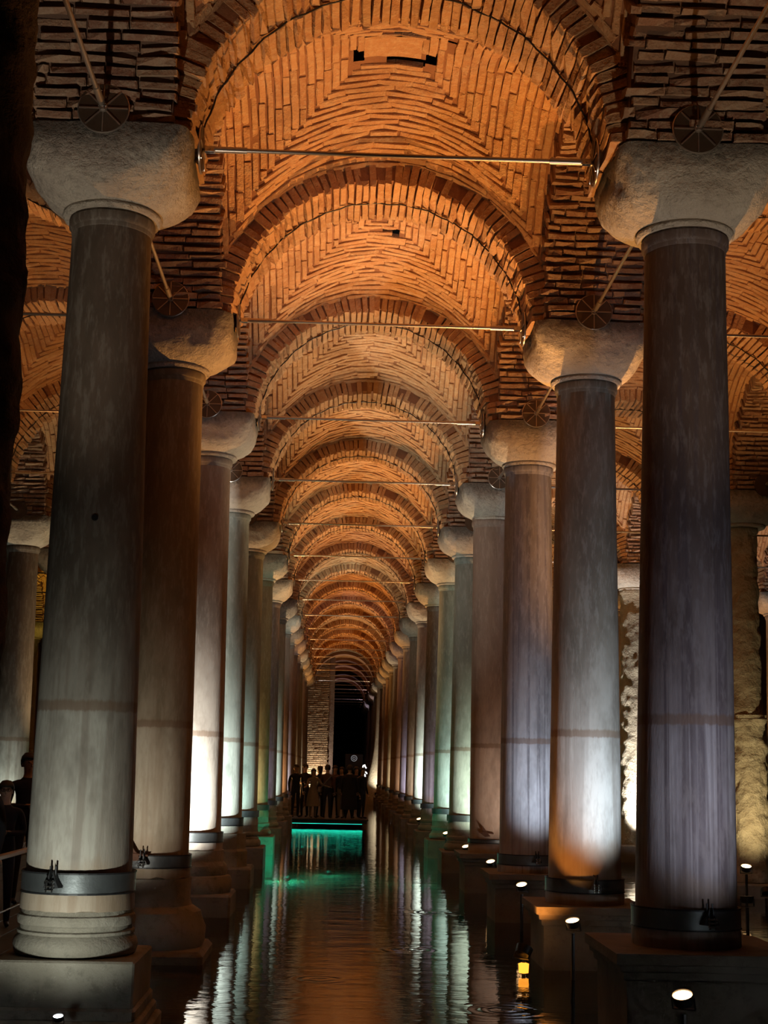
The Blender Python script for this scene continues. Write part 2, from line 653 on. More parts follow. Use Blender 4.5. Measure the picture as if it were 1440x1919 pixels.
def vault_places(seed, holes=(), cmin=0.15):
    r = random.Random(seed)
    out = []
    pitch = 0.088
    for web in range(4):                   # +v, -v, +u, -u
        c = HALF + 0.05 - pitch / 2
        while c > cmin:
            # arc running over s in [-c, c]
            N = 60
            pts = []
            for k in range(N + 1):
                s = -c + 2 * c * k / N
                pts.append((s, vS(s, c) if web == 0 else vS(s, -c) if web == 1 else vS(c, s) if web == 2 else vS(-c, s)))
            cum = [0]
            for k in range(N):
                cum.append(cum[-1] + (pts[k + 1][1] - pts[k][1]).length)
            tot = cum[-1]
            s0 = r.uniform(-0.2, 0)
            cw, cn = r.uniform(0.78, 0.93), r.gauss(0, 0.004)
            while s0 < tot:
                L = r.uniform(0.30, 0.60)
                a, b = max(s0, 0.0), min(s0 + L, tot)
                s0 += L + (r.uniform(0.01, 0.05) if r.random() < 0.12 else 0.0)
                if b - a < 0.06:
                    continue
                mid = (a + b) / 2
                s = np.interp(mid, cum, [q[0] for q in pts])
                s += 0.0
                cc = c + r.gauss(0, 0.004)
                uv = (s, cc) if web == 0 else (s, -cc) if web == 1 else (cc, s) if web == 2 else (-cc, s)
                if any(abs(uv[0] - hx) < hw and abs(uv[1] - hy) < hh for hx, hy, hw, hh in holes):
                    continue
                e = 0.02
                P = vS(*uv)
                du = (vS(uv[0] + e, uv[1]) - vS(uv[0] - e, uv[1])).normalized()
                dv = (vS(uv[0], uv[1] + e) - vS(uv[0], uv[1] - e)).normalized()
                t, o2 = (du, dv) if web < 2 else (dv, du)
                n = du.cross(dv).normalized()
                if n.z > 0:
                    n = -n
                bb = n.cross(t).normalized()
                stretch = 1.0 / max(0.35, math.sqrt(max(1e-4, 1 - abs(o2.z) ** 2)))
                w = pitch * (cw + r.uniform(-0.08, 0.06)) * min(stretch, 1.6)
                out.append(place_matrix(P + n * (-0.022 + cn + r.gauss(0, 0.002)), t, bb, n, (b - a, w, 0.07)))
            c -= pitch
    return out


def vault_shell(mat, holes=(), n=44):
    b = MB()
    vs, F = [], []
    e = HALF + 0.06
    off = 0.015
    for i in range(n + 1):
        for j in range(n + 1):
            u, v = -e + 2 * e * i / n, -e + 2 * e * j / n
            vs.append((u, v, vz(u, v) + off))
    top = len(vs)
    for i in range(n):
        for j in range(n):
            u, v = -e + 2 * e * (i + .5) / n, -e + 2 * e * (j + .5) / n
            if any(abs(u - hx) < hw and abs(v - hy) < hh for hx, hy, hw, hh in holes):
                continue
            a = i * (n + 1) + j
            F.append((a, a + 1, a + n + 2, a + n + 1))
    # flat top so that the vault has body
    zt = 10.2
    for (u, v) in ((-e, -e), (e, -e), (e, e), (-e, e)):
        vs.append((u, v, zt))
    F.append((top, top + 1, top + 2, top + 3))
    b.add(vs, F)
    return b.mesh('vaulted_ceiling', mat, smooth=True)


HOLES1 = [(0.16, -0.43, 0.17, 0.06), (0.52, -0.36, 0.16, 0.035), (-0.38, 0.10, 0.06, 0.13), (0.17, 0.22, 0.20, 0.05), (0.42, 0.13, 0.06, 0.12)]
HOLES2 = [(0.19, 0.41, 0.12, 0.09)]
VS_PLAIN = vault_shell(M['mortar'])
VS_FAR = vault_shell(M['brick'], n=20)
VP = [vault_places(31), vault_places(32)]
VJ = [joined_bricks('brickwork', p, M['brick'], 40 + k) for k, p in enumerate(VP)]
CAM = Vector((CAMX, 0, EYE))


def make_vault(x, y, label, mode='joined', holes=(), seed=None):
    sh = VS_PLAIN if mode == 'joined' else VS_FAR if mode == 'far' else vault_shell(M['mortar'], holes, 64)
    a = link('vaulted_ceiling', sh)
    a.location = (x, y, 0)
    tag(a, label, 'vault', 'brick groin vaults over the water', 'structure')
    if mode == 'joined':
        o = link('brickwork', VJ[random.randrange(2)], a)
        o['kind'] = 'stuff'
    elif mode == 'indiv':
        pl = vault_places(seed, holes, 0.30 if holes is HOLES1 else 0.15)
        off = Vector((x, y, 0))

        def score(m):
            p = Vector((m[0][3], m[1][3], m[2][3])) + off
            n = Vector((m[0][2], m[1][2], m[2][2])).normalized()
            d = CAM - p
            area = Vector((m[0][0], m[1][0], m[2][0])).length
            return -max(0.0, n.dot(d.normalized())) * area / d.length_squared
        if holes is HOLES1:                # plaster patch between the broken openings
            pm_, pf = [], []
            for q in range(9):
                for w in range(7):
                    u, v = -0.30 + 0.60 * q / 8, -0.33 + 0.46 * w / 6
                    pm_.append((u, v, vz(u, v) - 0.012 + mnoise.noise(Vector((u * 9, v * 9, 3))) * 0.012))
            for q in range(8):
                for w in range(6):
                    k0 = q * 7 + w
                    pf.append((k0, k0 + 1, k0 + 8, k0 + 7))
            pm2 = MB()
            pm2.add(pm_, pf)
            pm2.add([(a_, b_, c_ + 0.05) for a_, b_, c_ in pm_], pf)
            pm2.build('plaster_patch', M['brick'], a, smooth=True)
        pl.sort(key=score)
        indiv_bricks(a, pl[:300], 'brick')
        o = link('brickwork', joined_bricks('brickwork', pl[300:], M['brick'], seed), a)
        o['kind'] = 'stuff'
    return a


# ------------------------------------------------------------------ build vaults and arches
for i in range(0, NB):
    y = D(i) + S / 2
    if i in (1, 2, 3):
        make_vault(0, y, 'brick vault bay over the water beyond the %s cross arch' % ORD[i], 'indiv',
                   HOLES1 if i == 1 else HOLES2 if i == 2 else (), 60 + i)
    else:
        make_vault(0, y, 'brick vault bay over the water beyond the %s cross arch' % ORD[i] if i else
                   'brick vault bay over the water in front of the first cross arch', 'joined' if i < 12 else 'far')
for i in range(1, NB + 1):
    make_arch(0, D(i), 0, '%s brick arch across the water aisle counting from the viewer' % ORD[i],
              'cross arches over the water aisle', 'brick', 'indiv' if i <= 5 else 'joined' if i <= 16 else 'shell')
for s, side in ((-1, 'left'), (1, 'right')):
    for i in range(0, NB):
        lab = ('brick arch springing forward from the first column of the %s row' % side if i == 0 else
               'brick arch along the %s row from its %s to its %s column' % (side, ORD[i], ORD[i + 1]))
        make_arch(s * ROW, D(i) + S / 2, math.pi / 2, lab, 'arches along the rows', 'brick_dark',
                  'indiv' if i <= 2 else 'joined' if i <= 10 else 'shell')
    # side aisle
    for i in range(1, 12):
        make_vault(s * 4.8, D(i) + S / 2, 'brick vault bay of the %s side aisle beyond its %s cross arch' % (side, ORD[i]),
                   'indiv' if (s > 0 and i == 2) else 'joined', (), 90 + i)
        make_arch(s * 4.8, D(i), 0, '%s cross arch of the %s side aisle counting from the viewer' % (ORD[i], side),
                  'cross arches of the side aisles', 'brick', 'indiv' if (s > 0 and i == 3) else 'joined')
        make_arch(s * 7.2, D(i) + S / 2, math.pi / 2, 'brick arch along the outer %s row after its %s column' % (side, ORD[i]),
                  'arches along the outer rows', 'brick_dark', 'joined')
    for i in range(4, 14):
        make_vault(s * 9.6, D(i) + S / 2, 'brick vault bay of the far %s aisle beyond its %s cross arch' % (side, ORD[i]), 'joined')
        make_arch(s * 9.6, D(i), 0, '%s cross arch of the far %s aisle' % (ORD[i], side), 'cross arches of the far aisles', 'brick', 'joined')
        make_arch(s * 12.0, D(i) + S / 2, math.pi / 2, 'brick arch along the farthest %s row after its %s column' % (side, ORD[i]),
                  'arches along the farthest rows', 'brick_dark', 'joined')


# ------------------------------------------------------------------ columns
def superell(t, e):
    c, s = math.cos(t), math.sin(t)
    return (abs(c) ** (2 / e) * (1 if c >= 0 else -1), abs(s) ** (2 / e) * (1 if s >= 0 else -1))


def capital_mesh(kind, seed, mat):
    b = MB()
    if kind == 'bowl':
        prof = [(0.365, -0.03, 2.0), (0.395, -0.035, 2.0), (0.415, -0.005, 2.0), (0.405, 0.02, 2.0), (0.455, 0.035, 2.1), (0.53, 0.09, 2.6),
                (0.595, 0.17, 3.4), (0.64, 0.26, 4.6), (0.668, 0.35, 6.0), (0.68, 0.45, 7.5), (0.685, 0.56, 9)]
    else:
        prof = [(0.36, -0.02, 2.0), (0.40, 0.0, 2.2), (0.47, 0.06, 3.0), (0.56, 0.2, 6.0), (0.66, 0.38, 7.0), (0.70, 0.42, 8), (0.70, 0.56, 8)]
    # refine the profile
    fine = []
    for k in range(len(prof) - 1):
        for q in range(3):
            f = q / 3
            fine.append(tuple(prof[k][j] * (1 - f) + prof[k + 1][j] * f for j in range(3)))
    fine.append(prof[-1])
    seg = 72
    vs = []
    for r, z, e in fine:
        for j in range(seg):
            t = 2 * math.pi * j / seg
            x, y = superell(t, e)
            p = Vector((x * r, y * r, z + SHAFT_TOP))
            q = p * 2.3 + Vector((seed * 5.1, 0, 0))
            amp = 0.05 * min(1, max(0, (z - 0.0) / 0.12))
            d = mnoise.fractal(q, 0.9, 2.0, 4) * amp
            p += Vector((x, y, 0)).normalized() * d
            vs.append(p)
    F = []
    n = len(fine)
    for k in range(n - 1):
        for j in range(seg):
            F.append((k * seg + j, k * seg + (j + 1) % seg, (k + 1) * seg + (j + 1) % seg, (k + 1) * seg + j))
    F.append(tuple(range(seg))[::-1])
    F.append(tuple((n - 1) * seg + j for j in range(seg)))
    b.add(vs, F)
    return b.mesh('capital', mat, smooth=True, sharp=60)


CAPS = [capital_mesh('bowl', k, M['limestone'] if k % 2 == 0 else M['limestone2']) for k in range(4)]
CAPT = capital_mesh('trapezoid', 9, M['limestone'])


def shaft_mesh(z0, lean=(0, 0), rb=0.40, rt=0.336, mat=None, rough=0.0, seed=0, seg=48, rows=40, z1=SHAFT_TOP, chip=0.0):
    b = MB()
    prof = [(rb + 0.03, z0), (rb + 0.03, z0 + 0.10), (rb + 0.012, z0 + 0.16), (rb, z0 + 0.26)]
    for k in range(1, rows):
        f = k / rows
        prof.append((rb + (rt - rb) * (f ** 1.15), z0 + 0.26 + (z1 - 0.30 - z0 - 0.26) * f))
    prof += [(rt, z1 - 0.17), (rt + 0.006, z1 - 0.165), (rt + 0.008, z1 - 0.135), (rt + 0.012, z1 - 0.13), (rt + 0.028, z1 - 0.11),
             (rt + 0.030, z1 - 0.05), (rt + 0.022, z1 - 0.045), (rt + 0.022, z1 + 0.02)]

    def fn(p, t):
        f = (p.z - z0) / (z1 - z0)
        q = Vector((p.x * 4, p.y * 4, p.z * (4 if rough else 0.6))) + Vector((seed * 7, 0, 0))
        d = mnoise.fractal(q, 0.9, 2.0, 3) * (rough if rough else 0.004)
        r = Vector((p.x, p.y, 0)).normalized()
        p = p + r * d
        if chip and p.z < z0 + 0.02:
            p.z += chip * max(0, mnoise.noise(Vector((t * 2.5, seed, 0))))
        p.x += lean[0] + (lean[1] - lean[0]) * f
        return p
    b.lathe(prof, seg, 0, fn=fn)
    return b.mesh('shaft', mat, smooth=True, sharp=50)


def band_parts(parent, z, r, h, cx, ang, clamp=True, tall=False):
    """steel hoop around the foot of a shaft with its clamp"""
    b = MB()
    seg = 40
    b.lathe([(r, z - h / 2), (r + 0.012, z - h / 2), (r + 0.012, z + h / 2), (r, z + h / 2)], seg, c=(cx, 0, 0), cap=False)
    band = b.build('steel_band', M['steel'], parent, smooth=True, sharp=30)
    e = MB()
    for zz in (z - h / 2, z + h / 2):
        e.lathe([(r + 0.010, zz - 0.006), (r + 0.017, zz - 0.006), (r + 0.017, zz + 0.006), (r + 0.010, zz + 0.006)], seg, c=(cx, 0, 0), cap=False)
    e.build('band_edge', M['black'], band)
    if clamp:
        rot = Matrix.Rotation(ang, 3, 'Z')
        ck = 0.78

        def P(x, y, zz):
            return rot @ Vector((x, y * ck, zz * ck)) + Vector((cx, 0, z))
        R = r + 0.02
        c = MB()
        for sgn in (-1, 1):                      # two triangular cheek plates
            tri = [(-R, sgn * 0.02, -0.04), (-R, sgn * 0.10, -0.03), (-R, sgn * 0.05, 0.05), (-R, sgn * 0.02, 0.13)]
            vs = [P(*q) for q in tri] + [P(q[0] - 0.05, q[1] * 0.8, q[2]) for q in tri]
            c.add(vs, [(0, 1, 2, 3), (7, 6, 5, 4), (0, 4, 5, 1), (1, 5, 6, 2), (2, 6, 7, 3), (3, 7, 4, 0)])
            c.tube([P(-R - 0.02, sgn * 0.028, 0.08), P(-R - 0.02, sgn * 0.028, 0.17)], 0.007, 6)
        cl = c.build('clamp', M['black'], band)
        k = MB()
        for sgn in (-1, 1):
            k.tube([P(-R - 0.07, sgn * 0.03, -0.07), P(-R - 0.07, sgn * 0.03, 0.045)], 0.008, 8)
        for zz in (-0.045, -0.01, 0.025):
            k.tube([P(-R - 0.07, -0.045, zz), P(-R - 0.07, 0.045, zz)], 0.008, 8)
        k.build('bolt', M['chrome'], band)
    return band


def base_lathe(prof, cx, mat, parent, name='base', jag=0.0, seed=0):
    b = MB()

    def fn(p, t):
        q = Vector((p.x * 5, p.y * 5, p.z * 5 + seed * 3))
        p = p + Vector((p.x, p.y, 0)).normalized() * mnoise.noise(q) * jag
        return p
    b.lathe(prof, 48, c=(cx, 0, 0), fn=fn)
    return b.build(name, mat, parent, smooth=True, sharp=35)


def plinth_moulded(parent, top, half, mat, cx=0.0):
    """pedestal block: projecting moulded top over a die"""
    b = MB()
    lv = [(half, top), (half, top - 0.075), (half - 0.03, top - 0.085), (half - 0.035, top - 0.13), (half - 0.06, top - 0.14),
          (half - 0.065, top - 0.19), (half - 0.09, top - 0.205), (half - 0.095, -0.55)]
    vs, F = [], []
    for h, z in lv:
        n = 8
        for k in range(4 * n):
            e, f = divmod(k, n)
            f = -1 + 2 * f / n
            x, y = ((f, -1), (1, f), (-f, 1), (-1, -f))[e]
            w = mnoise.noise(Vector((x * 3 + top * 7, y * 3, z * 4))) * 0.008
            vs.append((x * (h + w) + cx, y * (h + w), z + w * 0.5))
    m = 32
    for k in range(len(lv) - 1):
        for j in range(m):
            F.append((k * m + j, (k + 1) * m + j, (k + 1) * m + (j + 1) % m, k * m + (j + 1) % m))
    F.append(tuple(range(m)))
    b.add(vs, F)
    return b.build('plinth', mat, parent)


def base_attic(top, mid_r=0.455, tor_r=0.50):
    """rings and torus, from below to the top"""
    return lambda bot: [(tor_r * 0.9, bot), (tor_r * 0.97, bot + 0.02), (tor_r, bot + 0.07), (tor_r * 0.98, bot + 0.12), (tor_r * 0.90, bot + 0.16),
                        (mid_r * 0.99, bot + 0.165), (mid_r * 0.99, bot + 0.185), (mid_r * 0.95, bot + 0.195), (mid_r * 0.94, bot + 0.225),
                        (mid_r * 0.985, bot + 0.235), (mid_r * 1.0, bot + 0.27), (mid_r * 0.985, bot + 0.30), (mid_r * 0.95, bot + 0.31), (mid_r * 0.93, top)]


far_shaft = [shaft_mesh(0.86, mat=SHAFT[k], seed=k, seg=28, rows=12) for k in range(8)]
far_base = MB().lathe(base_attic(0.90)(0.42), 28).mesh('base', M['base'], smooth=True)
far_plinth = MB().bbox((0, 0, -0.05), (0.58, 0.58, 0.48), 0.02).mesh('plinth', M['plinth'])
far_band = MB().lathe([(0.43, 1.02), (0.445, 1.02), (0.445, 1.15), (0.43, 1.15)], 28, cap=False).mesh('steel_band', M['steel'], smooth=True)

COLUMNS = {}


def column_root(x, y, label, group):
    e = link('column', None)
    e.location = (x, y, 0)
    tag(e, label, 'column', group, 'thing')
    return e


def far_column(x, y, label, group, k, cap=None):
    e = column_root(x, y, label, group)
    link('shaft', far_shaft[k % 8], e)
    link('capital', cap or CAPS[k % 4], e)
    link('base', far_base, e)
    link('plinth', far_plinth, e)
    link('steel_band', far_band, e)
    return e


GL, GR = 'columns of the left row', 'columns of the right row'
# L1 : attic base on a stepped plinth
e = column_root(-ROW, D(1), 'big grey column with clamp on its steel band, first of the left row', GL)
link('shaft', shaft_mesh(0.965, (0.03, 0.0), 0.405, 0.330, SHAFT[0], seed=1, chip=0.03), e)
link('capital', CAPS[0], e)
base_lathe(base_attic(0.965, 0.452, 0.475)(0.625), 0.03, M['base'], e, jag=0.006, seed=1)
b = MB()
b.bbox((0.03, 0, 0.46), (0.53, 0.53, 0.17), 0.015)
b.bbox((0.03, 0, 0.25), (0.55, 0.55, 0.05), 0.02)
b.bbox((0.03, 0, 0.165), (0.58, 0.58, 0.045), 0.02)
b.bbox((0.03, 0, -0.2), (0.62, 0.62, 0.325), 0.02)
b.build('plinth', M['base'], e)
band_parts(e, 1.17, 0.425, 0.15, 0.03, math.radians(75))
m = MB()
m.lathe([(0.0001, 0.0), (0.026, 0.0), (0.026, 0.02), (0.0001, 0.02)], 16)
h = m.build('hole', M['black'], e)
h.matrix_local = Matrix.Translation((0.02 + 0.40 * math.sin(math.radians(5)), -0.350, 3.97)) @ Matrix.Rotation(math.radians(90), 4, 'X')

# L2 : broken base
e = column_root(-ROW, D(2), 'ochre stained column with broken base, second of the left row', GL)
link('shaft', shaft_mesh(0.85, (0.0, 0.0), 0.405, 0.335, SHAFT[1], seed=2, chip=0.05), e)
link('capital', CAPS[2], e)
base_lathe([(0.60, 0.12), (0.63, 0.2), (0.62, 0.33), (0.58, 0.42), (0.56, 0.50), (0.47, 0.56), (0.455, 0.62), (0.45, 0.85)], 0, M['base'], e, jag=0.03, seed=2)
MB().bbox((0, 0, -0.18), (0.66, 0.66, 0.31), 0.05).build('plinth', M['plinth'], e)
band_parts(e, 1.03, 0.428, 0.13, 0, math.radians(85))

RUST = mat_plain('rusty_iron', (0.10, 0.045, 0.025), 0.85, 0.2, 20, 0.4)


def rusty_bracket(parent, ang, z, r, k=1.0):
    rot = Matrix.Rotation(ang, 3, 'Z')
    g = MB()
    pl = [(-r, -0.03, -0.05), (-r - 0.02, 0.13 * k, 0.16 * k), (-r, 0.10 * k, 0.02), (-r, 0.16 * k, 0.0), (-r, 0.06, -0.06)]
    vs = [rot @ Vector(q) + Vector((0, 0, z)) for q in pl] + [rot @ Vector((q[0] - 0.03, q[1], q[2])) + Vector((0, 0, z)) for q in pl]
    n = len(pl)
    g.add(vs, [tuple(range(n)), tuple(range(n, 2 * n))[::-1]] + [(q, (q + 1) % n, n + (q + 1) % n, n + q) for q in range(n)])
    g.tube([rot @ Vector((-r - 0.02, -0.10 * k, 0.0)) + Vector((0, 0, z)), rot @ Vector((-r - 0.04, 0.12 * k, 0.02)) + Vector((0, 0, z))], 0.012, 8)
    g.build('rusty_bracket', RUST, parent)


rusty_bracket(e, math.radians(80), 1.10, 0.43)

# L3 : torus base, brightly lit
e = column_root(-ROW, D(3), 'brilliantly white lit column with ringed base, third of the left row', GL)
link('shaft', shaft_mesh(0.88, (-0.01, -0.02), 0.40, 0.335, SHAFT[2], seed=3, chip=0.04), e)
link('capital', CAPS[1], e)
base_lathe([(0.55, 0.30), (0.58, 0.36), (0.58, 0.46), (0.55, 0.53), (0.50, 0.54), (0.52, 0.60), (0.51, 0.67), (0.46, 0.72), (0.45, 0.74), (0.45, 0.88)], -0.01, M['base'], e, jag=0.012, seed=3)
MB().bbox((0, 0, -0.12), (0.60, 0.60, 0.42), 0.03).build('plinth', M['plinth'], e)
band_parts(e, 1.06, 0.424, 0.13, -0.01, math.radians(70))

# L4
e = column_root(-ROW, D(4), 'cool white lit column on octagonal base, fourth of the left row', GL)
link('shaft', shaft_mesh(0.90, (-0.02, -0.02), 0.40, 0.336, SHAFT[7], seed=4), e)
link('capital', CAPS[3], e)
MB().lathe([(0.50, 0.34), (0.50, 0.60), (0.47, 0.64), (0.47, 0.90)], 8).build('base', M['base'], e)
MB().bbox((0, 0, -0.1), (0.60, 0.60, 0.44), 0.03).build('plinth', M['plinth'], e)
band_parts(e, 1.10, 0.424, 0.13, -0.02, math.radians(70), clamp=False)

# R1, R2, R3 on cubic pedestals
e = column_root(ROW, D(1), 'purple brown streaked column on a big cubic plinth, first of the right row', GR)
link('shaft', shaft_mesh(0.775, (-0.02, 0.055), 0.395, 0.337, SHAFT[3], seed=5), e)
c_ = link('capital', CAPS[1], e)
c_.location.x = 0.05
plinth_moulded(e, 0.775, 0.70, M['plinth'])
band_parts(e, 0.99, 0.412, 0.15, -0.02, math.radians(100))
e = column_root(ROW, D(2), 'column with orange glow and blue white light, second of the right row', GR)
link('shaft', shaft_mesh(0.66, (0.0, 0.03), 0.405, 0.337, SHAFT[4], seed=6), e)
c_ = link('capital', CAPS[3], e)
c_.location.x = 0.03
plinth_moulded(e, 0.66, 0.62, M['plinth'])
band_parts(e, 0.86, 0.425, 0.14, 0.0, math.radians(95))
e = column_root(ROW, D(3), 'blue grey vertically veined column, third of the right row', GR)
link('shaft', shaft_mesh(0.66, (-0.01, -0.02), 0.40, 0.345, SHAFT[5], seed=7), e)
link('capital', CAPS[0], e)
plinth_moulded(e, 0.66, 0.62, M['plinth'])
band_parts(e, 0.84, 0.42, 0.14, -0.01, math.radians(100))
e = column_root(ROW, D(4), 'dull rosy brown column with rusty bracket, fourth of the right row', GR)
link('shaft', shaft_mesh(0.66, (0.0, -0.05), 0.40, 0.345, SHAFT[6], seed=8), e)
link('capital', CAPS[2], e)
plinth_moulded(e, 0.66, 0.62, M['plinth'])
band_parts(e, 0.86, 0.42, 0.06, 0.0, math.radians(100), clamp=False)
rusty_bracket(e, math.radians(75), 1.0, 0.41, 0.9)

desc = ['grey brown', 'ochre', 'pale', 'purple streaked', 'warm grey', 'veined grey', 'rosy', 'greenish grey']
lk = {5: 7, 6: 1, 7: 3, 8: 7, 9: 6, 10: 2}
rk = {5: 7, 6: 7, 7: 3, 8: 2, 9: 4, 10: 5, 11: 6, 12: 1}
for i in range(5, 17):
    k = lk.get(i, (i * 3) % 8)
    far_column(-ROW, D(i), '%s column standing %s in the left row' % (desc[k], ORD[i]), GL, k, CAPS[i % 4])
for i in range(5, NB + 1):
    k = rk.get(i, (i * 5) % 8)
    far_column(ROW, D(i), '%s column standing %s in the right row' % (desc[k], ORD[i]), GR, k, CAPS[(i + 1) % 4])

# near dark rough column, cut by the frame edge
e = column_root(-ROW, D(0), 'dark rough hewn column cut by the left edge of the picture', 'rough hewn columns')
link('shaft', shaft_mesh(0.9, (0.0, -0.03), 0.42, 0.40, M['dark_rough'], rough=0.035, seed=11, seg=64, rows=120), e)
link('capital', CAPS[1], e)
link('base', far_base, e)
link('plinth', far_plinth, e)

# outer rows
for i in range(2, 13):
    far_column(-7.2, D(i), 'dim greenish column standing %s in the outer left row' % ORD[i], 'columns of the outer left row', (7, 4, 0)[i % 3], CAPT if i % 2 else CAPS[i % 4])
for i in range(2, 13):
    if i in (4, 6):
        continue
    far_column(7.2, D(i), 'dim column standing %s in the outer right row' % ORD[i], 'columns of the outer right row', (i * 3) % 8, CAPS[i % 4])
for s, side in ((-1, 'left'), (1, 'right')):
    for i in range(5, 15):
        far_column(s * 12.0, D(i), 'faraway column standing %s in the farthest %s row' % (ORD[i], side), 'columns of the farthest rows', (i * 5 + 2) % 8, CAPS[i % 4])

e = column_root(6.97, D(4), 'rough hewn column of two drums behind the big right column', 'rough hewn columns')
link('shaft', shaft_mesh(3.15, (0, 0), 0.27, 0.25, M['rough'], rough=0.03, seed=12, seg=64, rows=110), e)
o = link('drum', shaft_mesh(0.25, (0.02, 0.02), 0.32, 0.31, M['rough'], rough=0.05, seed=13, seg=64, rows=70, z1=3.13), e)
link('capital', CAPS[3], e)
MB().bbox((0, 0, -0.2), (0.6, 0.6, 0.44), 0.03).build('plinth', M['plinth'], e)
e = column_root(6.95, D(6), 'rough hewn column glaring white beside the second right column', 'rough hewn columns')
link('shaft', shaft_mesh(0.4, (0, 0), 0.40, 0.36, M['rough'], rough=0.03, seed=14, seg=64, rows=110), e)
link('capital', CAPS[0], e)
MB().bbox((0, 0, -0.1), (0.6, 0.6, 0.5), 0.03).build('plinth', M['plinth'], e)


# ------------------------------------------------------------------ tie rods
def tie_meshes():
    L = 2 * 1.70
    rod = MB().tube([(-L / 2 + 0.30, 0, 0), (L / 2 - 0.30, 0, 0)], 0.019, 12).mesh('rod', M['rod'], smooth=True)
    sl = MB().tube([(0.12, 0, 0), (0.40, 0, 0)], 0.028, 14).mesh('sleeve', M['rod'], smooth=True)
    c = MB()
    for s in (-1, 1):
        c.box((0.07, s * 0.018, 0), (0.06, 0.005, 0.024))
    c.tube([(0.08, -0.03, 0), (0.08, 0.03, 0)], 0.012, 8)
    clev = c.mesh('clevis', M['chrome'])
    d = MB()
    d.tube([(0.0, 0, 0), (0.022, 0, 0)], 0.20, 32)
    disc = d.mesh('disc', M['disc'], smooth=True)
    r = MB()
    r.tube([(0.022, 0, 0), (0.045, 0, 0)], 0.035, 12)
    hub = r.mesh('hub', M['rod'], smooth=True)
    q = MB().box((0.026, 0, 0.115), (0.006, 0.005, 0.08)).mesh('rib', M['rod'])
    g = MB()
    pts = [(0.011, 0.203 * math.cos(t), 0.203 * math.sin(t)) for t in np.linspace(0, 2 * math.pi, 33)]
    g.tube(pts, 0.008, 6, cap=False)
    rim = g.mesh('rim', M['rod'], smooth=True)
    return rod, sl, clev, disc, hub, q, rim


TM = tie_meshes()
OFF = 1.695


def make_tie(x, y, rotz, label, group, full=True):
    e = link('tie_rod', None)
    e.location = (x, y, TIE_Z)
    e.rotation_euler = (0, 0, rotz)
    tag(e, label, 'tie rod', group)
    link('rod', TM[0], e)
    for s in (0, 1):
        mrot = Matrix.Rotation(math.pi * s, 4, 'Z')
        mm = mrot @ Matrix.Translation((-OFF, 0, 0))
        for nm, me in (('sleeve', TM[1]), ('clevis', TM[2])):
            o = link(nm, me, e)
            o.matrix_local = mm
        d = link('disc', TM[3], e)
        d.matrix_local = mm
        if full:
            link('hub', TM[4], d)
            link('rim', TM[6], d)
            for k in range(8):
                o = link('rib', TM[5], d)
                o.matrix_local = Matrix.Rotation(k * math.pi / 4, 4, 'X')
    return e


for i in range(1, NB + 1):
    make_tie(0, D(i), 0, '%s metal tie rod stretched across the water aisle' % ORD[i], 'tie rods across the water aisle', i <= 5)
for s, side in ((-1, 'left'), (1, 'right')):
    for i in range(0, 8):
        lab = ('slanting tie rod running forward from the first %s capital' % side if i == 0 else
               'tie rod along the %s row from %s to %s column' % (side, ORD[i], ORD[i + 1]))
        make_tie(s * ROW, D(i) + S / 2, math.pi / 2, lab, 'tie rods along the rows', i <= 3)
    for i in range(2, 12):
        make_tie(s * 4.8, D(i), 0, '%s tie rod across the %s side aisle' % (ORD[i], side), 'tie rods across the side aisles', False)
    for i in range(2, 7):
        make_tie(s * 7.2, D(i) + S / 2, math.pi / 2, 'tie rod along the outer %s row after its %s column' % (side, ORD[i]), 'tie rods along the outer rows', False)
    for i in range(5, 13):
        make_tie(s * 9.6, D(i), 0, '%s tie rod across the far %s aisle' % (ORD[i], side), 'tie rods across the far aisles', False)


# ------------------------------------------------------------------ lamps
def lens_mat(name, col, st):
    return mat_plain(name, (0.9, 0.8, 0.7), 0.4, emit=col, estr=st)


LENS_WARM = lens_mat('lit_warm_lens', (1.0, 0.55, 0.22), 7)
LENS_COOL = lens_mat('lit_cool_lens', (0.85, 0.95, 1.0), 12)
lm = MB().lathe([(0.055, -0.05), (0.075, -0.045), (0.085, 0.0), (0.09, 0.04), (0.082, 0.04), (0.080, 0.028)], 20)
HEAD = lm.mesh('lamp_head', M['black'], smooth=True)
LENS = {}
for nm, mt in (('warm', LENS_WARM), ('cool', LENS_COOL)):
    LENS[nm] = MB().lathe([(0.0801, 0.029), (0.06, 0.034), (0.001, 0.036)], 20, cap=False).mesh('lens', mt, smooth=True)
YOKE = MB().box((0.093, 0, -0.04), (0.004, 0.012, 0.05)).box((-0.093, 0, -0.04), (0.004, 0.012, 0.05)).box((0, 0, -0.09), (0.097, 0.012, 0.004)).mesh('yoke', M['black'])


